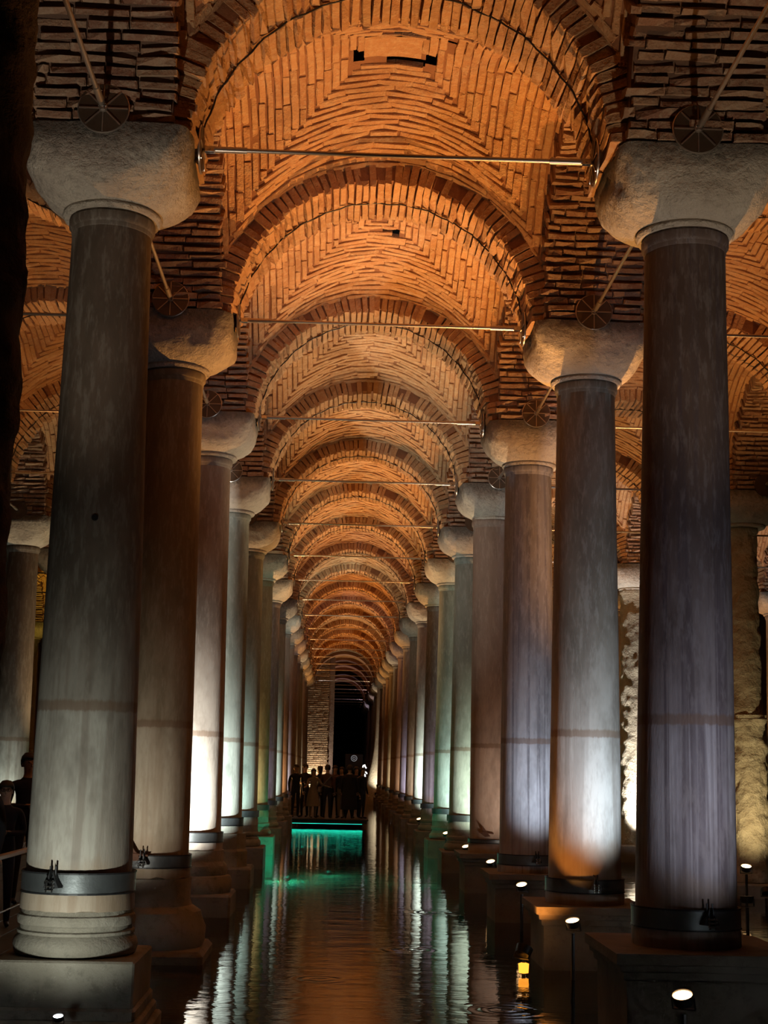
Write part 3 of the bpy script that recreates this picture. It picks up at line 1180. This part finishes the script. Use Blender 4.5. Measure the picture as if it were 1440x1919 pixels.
def make_lamp(pos, aim, col, power, label, group, kind='warm', cone=70, blend=0.9, scale=1.0, radius=0.05):
    """short post standing in the water, yoke and round head aimed at a point, with its light"""
    pos, aim = Vector(pos), Vector(aim)
    e = link('spotlight', None)
    e.location = (pos.x, pos.y, 0)
    tag(e, label, 'spotlight', group)
    d = (aim - pos).normalized()
    q = d.to_track_quat('Z', 'Y').to_matrix().to_4x4()
    MB().tube([(0, 0, -0.52), (0, 0, pos.z - 0.10)], 0.022, 8).build('post', M['black'], e)
    m = Matrix.Translation((0, 0, pos.z)) @ q @ Matrix.Scale(scale, 4)
    hd = link('lamp_head', HEAD, e)
    hd.matrix_local = m
    y = link('yoke', YOKE, e)
    y.matrix_local = m
    ln = link('lens', LENS[kind], e)
    ln.matrix_local = m
    L = bpy.data.lights.new('beam', 'SPOT')
    L.energy = power
    L.color = col
    L.spot_size = math.radians(cone)
    L.spot_blend = blend
    L.shadow_soft_size = radius
    lo = link('beam', L, e)
    lo.matrix_local = Matrix.Translation((0, 0, pos.z)) @ (-d).to_track_quat('Z', 'Y').to_matrix().to_4x4() @ Matrix.Translation((0, 0, -0.06))
    return e


WARM = (1.0, 0.45, 0.12)
TAN = (1.0, 0.72, 0.42)
# warm lamps that stand before the right hand columns and light the vaults: (i, x, y, z, colour, power)
RW = [(1, 2.05, 10.40, 0.55, WARM, 350), (2, 2.07, 15.25, 0.56, WARM, 900), (3, 2.12, 19.75, 0.57, WARM, 1700), (4, 2.20, 24.40, 0.58, TAN, 800),
      (5, 2.20, 29.0, 0.58, TAN, 900), (6, 2.22, 34.4, 0.60, WARM, 900), (8, 2.15, 44.2, 0.58, WARM, 1200)]
RW += [(18, 2.0, D(18) - 1.3, 0.5, TAN, 900), (20, 2.0, D(20) - 1.3, 0.58, (1, .74, .75), 800), (23, 2.0, D(23) - 1.3, 0.58, (.85, .72, 1.0), 800)]
for i, x, y, z, c, p in RW:
    make_lamp((x, y, z), (0.2, y - (2.5 if i == 2 else 3.3), 9.0), c, p, 'small glowing spotlight on a post before the %s right column' % ORD[i],
              'glowing spotlights before the right row', 'warm', 62, 0.6, scale=0.85)

for i in (7, 9, 10, 11, 12, 13, 14, 15, 16):  # lamps added low along the left row to brighten the far vaults
    y = D(i) - 1.3
    make_lamp((-2.15, y, 0.34), (-0.2, y - 3.3, 9.0), WARM if i not in (9, 13) else TAN, 1100, 'added low warm spotlight before the %s left column, brightening the far vault' % ORD[i],
              'added spotlights before the left row', 'warm', 66, 0.6)

# cool lamps at the feet of the columns: (side, i, dx, dy, colour, power)
CW = (0.82, 0.93, 1.0)
GN = (0.72, 1.0, 0.88)
YL = (1.0, 0.86, 0.55)
FOOT = [
    (-1, 1, 0.0, -1.25, (0.93, 1.0, 0.90), 33), (-1, 2, -0.40, -1.2, (1.0, 0.93, 0.80), 26), (-1, 3, -0.50, -1.1, (0.97, 1.0, 0.95), 300),
    (-1, 4, -0.45, -1.1, (0.85, 1.0, 1.0), 260), (-1, 5, -0.45, -1.1, (0.70, 1.0, 0.97), 110), (-1, 6, -0.4, -1.1, (1.0, 0.75, 0.35), 70),
    (-1, 7, -0.4, -1.1, (0.8, 0.75, 1.0), 50), (-1, 8, -0.3, -1.1, (0.80, 1.0, 0.95), 160), (-1, 9, -0.3, -1.1, (1.0, 0.55, 0.25), 110),
    (-1, 10, -0.3, -1.1, (0.9, 0.85, 1.0), 110), (-1, 12, -0.3, -1.1, (1.0, 0.7, 0.35), 110), (-1, 14, -0.3, -1.1, YL, 110),
    (1, 1, 0.45, -1.25, (0.76, 0.82, 1.0), 44), (1, 2, 0.42, -1.15, (0.68, 0.84, 1.0), 125), (1, 3, 0.42, -1.1, (0.70, 0.82, 1.0), 75),
    (1, 4, 0.45, -1.1, (1.0, 0.80, 0.66), 26), (1, 5, 0.5, -1.1, (0.80, 1.0, 0.85), 130), (1, 6, 0.5, -1.1, (0.70, 1.0, 0.95), 130),
    (1, 7, 0.3, -1.1, (0.85, 0.80, 1.0), 60), (1, 8, 0.3, -1.1, (0.75, 1.0, 0.97), 330), (1, 9, 0.3, -1.1, (1.0, 0.8, 0.6), 90),
    (1, 10, 0.3, -1.1, (0.85, 0.78, 1.0), 80), (1, 11, 0.3, -1.1, (1.0, 0.7, 0.45), 60), (1, 13, 0.3, -1.1, (1.0, 0.8, 0.5), 120),
    (1, 15, 0.3, -1.1, (1.0, 0.65, 0.35), 90),
]
for s, i, dx, dy, c, p in FOOT:
    side = 'left' if s < 0 else 'right'
    pos = (s * ROW + dx * 1.3, D(i) + dy - 0.9, 0.30)
    first = s < 0 and i == 1
    make_lamp(pos, (s * ROW, D(i) - 0.3, 2.6 if s > 0 and i < 4 else 1.7 if first else 2.0), c, p * (3.1 if first else 3.2), 'low white spotlight at the foot of the %s %s column' % (ORD[i], side),
              'spotlights at the column feet', 'cool', 76 if first else 58, 1.0)
amber = make_lamp((1.60, 15.5, 0.25), (2.32, 16.3, 1.75), (1.0, 0.36, 0.06), 44, 'low amber spotlight glowing over the water beside the second right plinth',
                  'amber spotlights', 'warm', 62, 1.0)
MB().lathe([(0.001, 0.02), (0.05, 0.03), (0.055, 0.12), (0.001, 0.14)], 14).build(
    'amber_glass', mat_plain('amber_glass', (0.8, 0.3, 0.05), 0.4, emit=(1.0, 0.33, 0.03), estr=1.3), amber, smooth=True)
make_lamp((-2.30, 10.72, 0.30), (-2.36, 10.2, 2.0), (0.93, 1.0, 0.92), 8, 'small white spotlight before the first left plinth',
          'spotlights at the column feet', 'cool', 60, 1.0, scale=0.42)
make_lamp((-2.95, 7.9, 0.30), (-2.65, 11.0, 6.7), (1.0, 0.88, 0.72), 310, 'added unseen spotlight lighting the first left capital',
          'spotlights at the column feet', 'cool', 34, 0.9)  # out-of-view lamp added to brighten the first left capital
make_lamp((3.1, 8.0, 0.30), (2.55, 11.0, 6.7), (1.0, 0.80, 0.58), 270, 'added unseen spotlight lighting the first right capital',
          'spotlights at the column feet', 'cool', 34, 0.9)  # another lamp added outside the frame, for the first right capital
# side aisles
SIDE = [(-5.2, D(3), WARM, 500, 'left'), (-5.2, D(5), TAN, 450, 'left'), (-9.4, D(9), (1.0, 0.68, 0.1), 700, 'far left'),
        (5.0, D(3) - 2.0, WARM, 900, 'right'), (5.0, D(5), WARM, 700, 'right'), (5.0, D(8), TAN, 500, 'right'), (9.5, D(7), WARM, 500, 'far right')]
for x, y, c, p, w in SIDE:
    make_lamp((x, y, 0.5), (x * 0.98, y + 0.6, 9), c, p, 'spotlight standing in the %s aisle level with the %s column' % (w, ORD[int(round((y - D1) / S)) + 1]),
              'spotlights in the side aisles', 'warm', 84, 0.6)
make_lamp((6.7, 24.2, 0.22), (6.95, 25.8, 1.9), (1.0, 0.84, 0.48), 160, 'added low spotlight lighting the rough two drum column',
          'spotlights in the side aisles', 'cool', 70, 1.0)  # extra lamp added to light the column; the glowing one faces away
make_lamp((6.35, 24.1, 0.60), (6.2, 22.6, 4.4), (1.0, 0.82, 0.45), 90, 'small glowing spotlight before the rough two drum column',
          'spotlights in the side aisles', 'warm', 80, 1.0)
make_lamp((6.9, D(6) - 1.1, 0.3), (6.95, D(6) - 0.3, 2.2), (0.95, 0.97, 1.0), 1100, 'low spotlight at the foot of the glaring rough column',
          'spotlights in the side aisles', 'cool', 80, 1.0)
make_lamp((-6.9, D(5) - 1.1, 0.3), (-7.2, D(5) - 0.3, 2.0), (0.85, 1.0, 0.92), 120, 'low spotlight at the foot of the outer left column',
          'spotlights in the side aisles', 'cool', 80, 1.0)
make_lamp((-2.13, 38.2, 0.42), (-0.5, 35.2, 9.0), TAN, 500, 'small glowing spotlight beside the sixth left column',
          'glowing spotlights before the left row', 'warm', 100, 0.7)


# ------------------------------------------------------------------ walkways
def walkway(x0, x1, y0, y1, label):
    """low deck of planks over joists"""
    e = link('walkway', None)
    e.location = ((x0 + x1) / 2, (y0 + y1) / 2, 0)
    tag(e, label, 'walkway', 'low dark walkways over the water', 'thing')
    hx, hy = (x1 - x0) / 2, (y1 - y0) / 2
    MB().box((0, 0, 0.20), (hx - 0.05, hy - 0.05, 0.05)).build('deck_frame', M['black'], e)
    along = hy > hx
    L, W = (hy, hx) if along else (hx, hy)
    n = max(2, int(2 * W / 0.30))
    w = W / n
    me = MB().bbox((0, 0, 0), ((w - 0.008, L, 0.02) if along else (L, w - 0.008, 0.02)), 0.004).mesh('plank', M['deck'])
    for k in range(n):
        c = -W + w * (2 * k + 1)
        o = link('plank', me, e)
        o.location = (c, 0, 0.275) if along else (0, c, 0.275)
    return e


DECK = 0.295
walkway(-6.3, 0.80, 51.3, 53.9, 'low dark walkway crossing the water under the crowd')
walkway(-1.75, 0.80, 53.95, 88.0, 'low dark walkway leading away behind the crowd')
walkway(-6.3, -3.15, 3.0, 51.2, 'low dark walkway behind the first left column')
walkway(-6.3, 3.0, -2.0, 1.0, 'low dark walkway under the viewer')
e = link('handrail', None)
e.location = (-3.22, 0, 0)
tag(e, 'pale handrail beside the dark figures behind the first left column', 'handrail')
MB().bbox((0, 14.0, DECK + 0.97), (0.03, 8.0, 0.018), 0.006).build('rail', mat_plain('pale_rail', (0.45, 0.43, 0.40), 0.5), e)
pm = MB().box((0, 0, 0.48), (0.02, 0.02, 0.48)).mesh('rail_post', M['black'])
for k in range(11):
    o = link('rail_post', pm, e)
    o.location = (0, 6.4 + k * 1.55, DECK)
bm_ = MB().tube([(0, 6.0, DECK + 0.5), (0, 22.0, DECK + 0.5)], 0.008, 6)
bm_.build('wire', M['steel'], e)

# ------------------------------------------------------------------ far end: brick pier, flared stone, board
e = link('brick_pier', None)
e.location = (-1.75, 90.0, 0)
tag(e, 'square brick pier lit from its foot at the far end of the left row', 'pier')
MB().box((0, 0, 4.2), (0.80, 0.9, 4.7)).build('core', M['mortar_dark'], e)
bb = MB()
rr = random.Random(5)
z = 0.0
while z < 8.8:
    hgt = rr.uniform(0.09, 0.17)
    wx = 0.86 + rr.uniform(-0.03, 0.03)
    x = -wx
    while x < wx - 0.05:
        L = min(rr.uniform(0.3, 0.6), wx - x)
        bb.add([(x + .01, -0.96, z), (x + L - .01, -0.96, z), (x + L - .01, 0.9, z), (x + .01, 0.9, z),
                (x + .01, -0.96 + rr.uniform(-.02, .02), z + hgt - 0.04), (x + L - .01, -0.96, z + hgt - 0.04), (x + L - .01, 0.9, z + hgt - 0.04), (x + .01, 0.9, z + hgt - 0.04)],
               [(3, 2, 1, 0), (4, 5, 6, 7), (0, 1, 5, 4), (1, 2, 6, 5), (2, 3, 7, 6), (3, 0, 4, 7)], 0, rr.random())
        x += L
    z += hgt
o = bb.build('brickwork', M['brick'], e, attr=True)
o['kind'] = 'stuff'
MB().box((1.02, -0.2, 4.2), (0.17, 0.7, 4.7)).build('pilaster', M['wallbrick'], e)

e = link('flared_stone', None)
e.location = (2.35, 85.6, 0)
tag(e, 'pale flared stone foot rising beside the crowd at the far right', 'sculpture')
pf = [(1.25, -0.5), (1.22, 0.0), (1.12, 0.5), (0.98, 1.0), (0.82, 1.6), (0.66, 2.3), (0.54, 3.0), (0.46, 3.8), (0.42, 5.0), (0.40, 6.9)]
MB().lathe(pf, 40, fn=lambda p, t: Vector((p.x, p.y * 0.55, p.z))).build('stone_body', M['limestone2'], e, smooth=True)

e = link('display_board', None)
e.location = (0.36, 60.0, 0)
tag(e, 'dark display board with a pale ring emblem behind the crowd', 'board')
MB().bbox((0, 0, 2.28), (0.36, 0.03, 0.32), 0.01).build('panel', mat_plain('navy_board', (0.012, 0.014, 0.03), 0.5), e)
for sx in (-0.3, 0.3):
    MB().tube([(sx, 0.0, DECK), (sx, 0.0, 2.0)], 0.02, 8).build('post', M['black'], e)
g = MB()
g.tube([(0.0 + 0.115 * math.cos(t), -0.035, 2.44 + 0.115 * math.sin(t)) for t in np.linspace(0, 2 * math.pi, 25)], 0.014, 6, cap=False)
g.tube([(0.0 + 0.05 * math.cos(t), -0.035, 2.44 + 0.05 * math.sin(t)) for t in np.linspace(0, 2 * math.pi, 17)], 0.012, 6, cap=False)
g.build('ring_emblem', mat_plain('glowing_print', (0.45, 0.47, 0.48), 0.6, emit=(0.6, 0.65, 0.7), estr=0.12), e)  # faint glow put into the print, though the emblem is no lamp

e = link('light_sign', None)
e.location = (0.74, 57.0, 0)
tag(e, 'small white zigzag light shape at the right of the crowd', 'sign')
g = MB()
g.tube([(-0.08, 0, 2.03), (-0.05, 0, 2.16), (0.0, 0, 2.18), (0.03, 0, 2.10), (0.07, 0, 2.05)], 0.026, 8)
g.tube([(-0.04, 0, 1.93), (0.06, 0, 1.90), (0.10, 0, 1.84)], 0.024, 8)
g.tube([(-0.10, 0, 1.70), (-0.04, 0, 1.88), (0.03, 0, 1.80), (-0.02, 0, 1.72), (0.05, 0, 1.76)], 0.026, 8)
g.build('light_tube', mat_plain('white_light', (0.9, 0.9, 0.9), 0.5, emit=(1, 1, 1), estr=0.9), e)
MB().tube([(0.0, 0.05, DECK), (0.0, 0.05, 2.05)], 0.012, 6).build('post', M['black'], e)

make_lamp((1.98, 84.2, 0.62), (2.2, 85.4, 2.6), (1.0, 0.9, 0.66), 160, 'small glowing spotlight before the pale flared stone', 'spotlights at the far end', 'warm', 95, 1.0)
make_lamp((-1.75, 88.4, 0.45), (-1.75, 89.1, 2.4), (0.97, 1.0, 0.96), 420, 'low spotlight at the foot of the brick pier', 'spotlights at the far end', 'cool', 95, 1.0)

# teal light under the edge of the walkway and in the pool
TEAL = (0.02, 1.0, 0.62)
def teal_strip(x, y, L, power, label):
    e = link('led_strip', None)
    e.location = (x, y, 0.14)
    tag(e, label, 'light strip', 'teal light strips')
    MB().bbox((0, 0, 0.02), (L / 2, 0.03, 0.015), 0.005).build('housing', M['black'], e)
    MB().box((0, 0, 0.002), (L / 2 - 0.02, 0.018, 0.003)).build('diffuser', mat_plain('teal_diffuser', (0.1, 0.6, 0.45), 0.5, emit=TEAL, estr=2.0), e)
    li = bpy.data.lights.new('glow', 'AREA')
    li.shape = 'RECTANGLE'
    li.size, li.size_y = L, 0.05
    li.energy = power
    li.color = TEAL
    lo = link('glow', li, e, (0, 0, -0.02))
    lo.rotation_euler = (math.radians(-10), 0, 0)
teal_strip(-0.75, 51.22, 2.7, 2.2, 'teal light strip under the walkway edge below the crowd')

def pool_light(x, y, power, label):
    e = link('pool_light', None)
    e.location = (x, y, -0.5)
    tag(e, label, 'pool light', 'sunken teal pool lights')
    MB().lathe([(0.09, 0), (0.09, 0.05), (0.06, 0.09), (0.03, 0.09)], 16).build('housing', M['black'], e)
    li = bpy.data.lights.new('glow', 'POINT')
    li.energy = power
    li.color = TEAL
    li.shadow_soft_size = 0.05
    link('glow', li, e, (0, 0, 0.28))
pool_light(-1.45, 34.2, 90, 'sunken teal light near the fifth left column')
pool_light(-0.5, 36.2, 36, 'sunken teal light in the middle of the water aisle')
pool_light(1.6, 34.0, 8, 'sunken teal light near the sixth right column')

# ------------------------------------------------------------------ people
CLOTH = {}


def cloth(col):
    k = tuple(round(c, 3) for c in col)
    if k not in CLOTH:
        CLOTH[k] = mat_plain('cloth', col, 0.9, 0, 14, 0.25)
    return CLOTH[k]


SKIN = mat_plain('skin', (0.45, 0.27, 0.19), 0.55)
HAIR = mat_plain('dark_hair', (0.025, 0.017, 0.012), 0.6)
PEOPLE = []


def person(x, y, h, rot, top, pants, label, group, arms='down', skirt=False, coat=False, hair='short', bag=None, base=DECK):
    V, Ed, R, Mi = [], [], [], []

    def j(p, r, m, par=None):
        V.append(p)
        R.append(r if isinstance(r, tuple) else (r, r))
        Mi.append(m)
        if par is not None:
            Ed.append((par, len(V) - 1))
        return len(V) - 1
    # facing -y; materials 0 top, 1 trousers, 2 skin, 3 shoes
    pel = j((0, 0, 0.96), (0.155, 0.115), 1)
    wai = j((0, 0.005, 1.12), (0.145, 0.10), 0, pel)
    che = j((0, 0.0, 1.32), (0.17, 0.115), 0, wai)
    nb = j((0, 0.015, 1.46), (0.085, 0.075), 0, che)
    nk = j((0, 0.0, 1.525), 0.060, 2, nb)
    h0 = j((0, -0.012, 1.60), (0.074, 0.086), 2, nk)
    h1 = j((0, -0.005, 1.67), (0.084, 0.102), 2, h0)
    j((0, 0.005, 1.73), (0.05, 0.06), 2, h1)
    low = 0 if coat else 1
    for s in (-1, 1):
        hp = j((s * 0.085, 0, 0.86), 0.092 if not coat else 0.12, low, pel)
        kn = j((s * 0.095, -0.01, 0.50), 0.064 if not coat else 0.13, low, hp)
        an = j((s * 0.10, 0.02, 0.10), 0.042, 1, kn)
        he = j((s * 0.10, 0.03, 0.04), 0.036, 3, an)
        j((s * 0.115, -0.15, 0.03), 0.032, 3, he)
    hands = []
    for s in (-1, 1):
        sh = j((s * 0.19, 0.01, 1.41), 0.062, 0, che)
        if arms == 'down':
            el, wr, pa = (s * 0.245, 0.03, 1.13), (s * 0.25, -0.05, 0.90), (s * 0.25, -0.075, 0.82)
        elif arms == 'folded':
            el, wr, pa = (s * 0.25, -0.02, 1.14), (s * 0.06, -0.20, 1.14), (-s * 0.02, -0.215, 1.16)
        elif arms == 'out':
            el, wr, pa = (s * 0.30, -0.10, 1.20), (s * 0.46, -0.27, 1.13), (s * 0.52, -0.33, 1.12)
        else:   # raised holding phone
            el, wr, pa = (s * 0.25, -0.10, 1.17), (s * 0.10, -0.30, 1.36), (s * 0.06, -0.34, 1.42)
        e1 = j(el, 0.048, 0, sh)
        w1 = j(wr, 0.034, 0, e1)
        p1 = j(pa, (0.034, 0.022), 2, w1)
        hands.append((s, Vector(wr), Vector(pa)))
    me = bpy.data.meshes.new('skeleton')
    me.from_pydata([Vector(p) for p in V], Ed, [])
    o = link('skeleton', me)
    md = o.modifiers.new('skin', 'SKIN')
    md.use_smooth_shade = True
    o.modifiers.new('sub', 'SUBSURF').levels = 1
    sk = me.skin_vertices[0].data if me.skin_vertices else None
    if sk is None:
        me.attributes
    PEOPLE.append(dict(o=o, V=V, R=R, Mi=Mi, hands=hands, x=x, y=y, h=h, rot=rot, top=top, pants=pants, label=label, group=group,
                       skirt=skirt, coat=coat, hair=hair, bag=bag, base=base))


GP = 'people crowded on the walkway'
NAVY, BLK, BRN, BEI, RED = (0.014, 0.016, 0.03), (0.010, 0.010, 0.013), (0.10, 0.055, 0.045), (0.20, 0.16, 0.125), (0.14, 0.06, 0.055)
person(-1.78, 52.6, 1.83, 0.3, BLK, NAVY, 'person in black at the left end of the crowd', GP)
person(-1.47, 52.9, 1.86, -0.4, NAVY, NAVY, 'tall person in navy jacket beside the left end of the crowd', GP, 'folded')
person(-1.15, 52.2, 1.70, 0.5, BEI, BEI, 'person in pale beige clothes holding out both arms in the crowd', GP, 'out', hair='long', skirt=True)
person(-0.93, 53.1, 1.80, 2.6, BLK, BLK, 'dark haired person in black behind the beige clothed person', GP, hair='long')
person(-0.66, 52.3, 1.85, 2.9, BRN, NAVY, 'person in brown jacket with shoulder bag in mid crowd', GP, bag='strap')
person(-0.40, 52.9, 1.83, 0.1, RED, BLK, 'person in dull red top next to the brown jacket', GP, 'phone')
person(-0.16, 52.4, 1.78, -0.6, NAVY, BEI, 'person in navy top and pale trousers in mid crowd', GP)
person(0.12, 52.1, 1.86, 3.1, BLK, BLK, 'broad person in long black coat with pale collar seen from behind', GP, coat=True, bag='collar')
person(0.37, 52.9, 1.80, 0.4, NAVY, BLK, 'person in dark clothes between black coat and crowd end', GP, 'phone')
person(0.58, 52.5, 1.77, 0.9, BLK, NAVY, 'person in dark clothes at the right end of the crowd', GP)
GQ = 'people on the walkway by the left column'
person(-4.32, 19.0, 1.87, 0.5, (0.018, 0.022, 0.045), NAVY, 'person in navy jacket looking down behind the first left column', GQ, 'folded')
person(-3.74, 14.0, 1.80, -0.3, BLK, BLK, 'person in black cut by the left picture edge', GQ)
person(-4.02, 16.4, 1.55, 0.2, NAVY, NAVY, 'short person in glasses between two dark clothed people', GQ, 'folded', bag='glasses')

for P in PEOPLE:
    me = P['o'].data
    if not me.skin_vertices:
        pass
    lay = me.skin_vertices[0].data
    for k, r in enumerate(P['R']):
        lay[k].radius = r
        lay[k].use_root = (k == 0)
bpy.context.view_layer.update()
dg = bpy.context.evaluated_depsgraph_get()
for P in PEOPLE:
    P['mesh'] = bpy.data.meshes.new_from_object(P['o'].evaluated_get(dg))
for P in PEOPLE:
    bpy.data.objects.remove(P['o'])
    b = MB()
    me = P['mesh']
    V = [Vector(v) for v in P['V']]
    Mi = P['Mi']
    vs = [v.co.copy() for v in me.vertices]
    b.add(vs, [tuple(p.vertices) for p in me.polygons])
    ms = []
    for p in me.polygons:
        c = p.center
        k = min(range(len(V)), key=lambda q: (V[q] - c).length_squared)
        ms.append(Mi[k])
    b.m = ms
    for s, wr, pa in P['hands']:
        d = (pa - wr).normalized()
        side = d.cross(Vector((0, 0, 1)) if abs(d.z) < 0.8 else Vector((0, 1, 0))).normalized()
        nrm = side.cross(d)
        for k, (off, L) in enumerate(((-0.028, 0.060), (-0.010, 0.074), (0.009, 0.070), (0.027, 0.055))):
            r0 = pa + d * 0.01 + side * off
            b.tube([r0, r0 + d * L * 0.55, r0 + d * L * 0.9 - nrm * L * 0.25], [0.009, 0.0085, 0.006], 6, 2)
        t0 = wr + d * 0.03 + side * 0.03 * s
        b.tube([t0, t0 + side * s * 0.03 + d * 0.03, t0 + side * s * 0.035 + d * 0.06], [0.011, 0.010, 0.007], 6, 2)
    # nose and ears belong to the same skin
    b.tube([(0, -0.085, 1.665), (0, -0.112, 1.635), (0, -0.09, 1.62)], [0.008, 0.014, 0.008], 6, 2)
    b.tube([(-0.03, -0.088, 1.585), (0, -0.098, 1.586), (0.03, -0.088, 1.585)], [0.003, 0.006, 0.003], 6, 2)
    for s in (-1, 1):
        b.tube([(s * 0.075, 0.01, 1.67), (s * 0.085, 0.015, 1.655), (s * 0.077, 0.005, 1.62)], [0.008, 0.014, 0.008], 6, 2)
    e = link('person', None)
    sc = P['h'] / 1.775
    e.location = (P['x'], P['y'], P['base'])
    e.scale = (sc, sc, sc)
    e.rotation_euler = (0, 0, P['rot'])
    tag(e, P['label'], 'person', P['group'])
    b.build('body', [cloth(P['top']), cloth(P['pants']), SKIN, M['black']], e, smooth=True, sharp=0)
    hb = MB()
    prof = [(0.004, 0.122), (0.055, 0.112), (0.090, 0.07), (0.102, 0.02), (0.098, -0.03), (0.088, -0.06)]

    def hf(p, t, lng=P['hair'] == 'long'):
        q = p.copy()
        front = math.sin(t) < -0.25
        if p.z < 0.03:
            if front:
                q.z = 0.045 + 0.2 * p.z
                q.x *= 0.97
            elif lng:
                q.z = p.z * 2.6
        q.y = q.y * 1.12 + 0.012
        return q + Vector((0, 0, 1.67))
    hb.lathe(prof, 20, fn=hf, cap=False)
    hb.build('hair', HAIR, e, smooth=True, sharp=0)
    ey = MB()
    for s in (-1, 1):
        ey.lathe([(0.001, -0.009), (0.008, -0.005), (0.010, 0), (0.008, 0.005), (0.001, 0.009)], 8, c=(s * 0.03, -0.085, 1.668))
    ey.build('eyes', M['black'], e)
    if P['skirt']:
        MB().lathe([(0.27, 0.42), (0.25, 0.6), (0.21, 0.85), (0.17, 1.02)], 24, fn=lambda p, t: Vector((p.x * (1 + 0.05 * math.sin(7 * t)), p.y * 0.75, p.z)), cap=False).build('skirt', cloth(P['pants']), e, smooth=True)
    if P['coat']:
        MB().lathe([(0.29, 0.30), (0.27, 0.6), (0.24, 0.9), (0.22, 1.15), (0.25, 1.36), (0.14, 1.47)], 24, fn=lambda p, t: Vector((p.x, p.y * 0.68, p.z)), cap=False).build('coat', cloth(P['top']), e, smooth=True)
    if P['bag'] == 'strap':
        g = MB()
        g.tube([(-0.17, 0.10, 1.42), (-0.02, 0.15, 1.25), (0.18, 0.13, 1.02)], 0.016, 6)
        g.bbox((0.23, 0.10, 0.94), (0.05, 0.12, 0.10), 0.02)
        g.build('shoulder_bag', cloth((0.22, 0.18, 0.16)), e)
    if P['bag'] == 'collar':
        MB().lathe([(0.10, 1.445), (0.105, 1.47), (0.075, 1.50), (0.07, 1.48)], 18, cap=False).build('collar', cloth((0.4, 0.38, 0.36)), e, smooth=True)
    if P['bag'] == 'glasses':
        g = MB()
        for s in (-1, 1):
            g.tube([(s * 0.033 + 0.024 * math.cos(t), -0.105, 1.665 + 0.018 * math.sin(t)) for t in np.linspace(0, 2 * math.pi, 13)], 0.004, 5, cap=False)
        g.tube([(-0.01, -0.106, 1.668), (0.01, -0.106, 1.668)], 0.004, 5)
        g.build('glasses', M['black'], e)
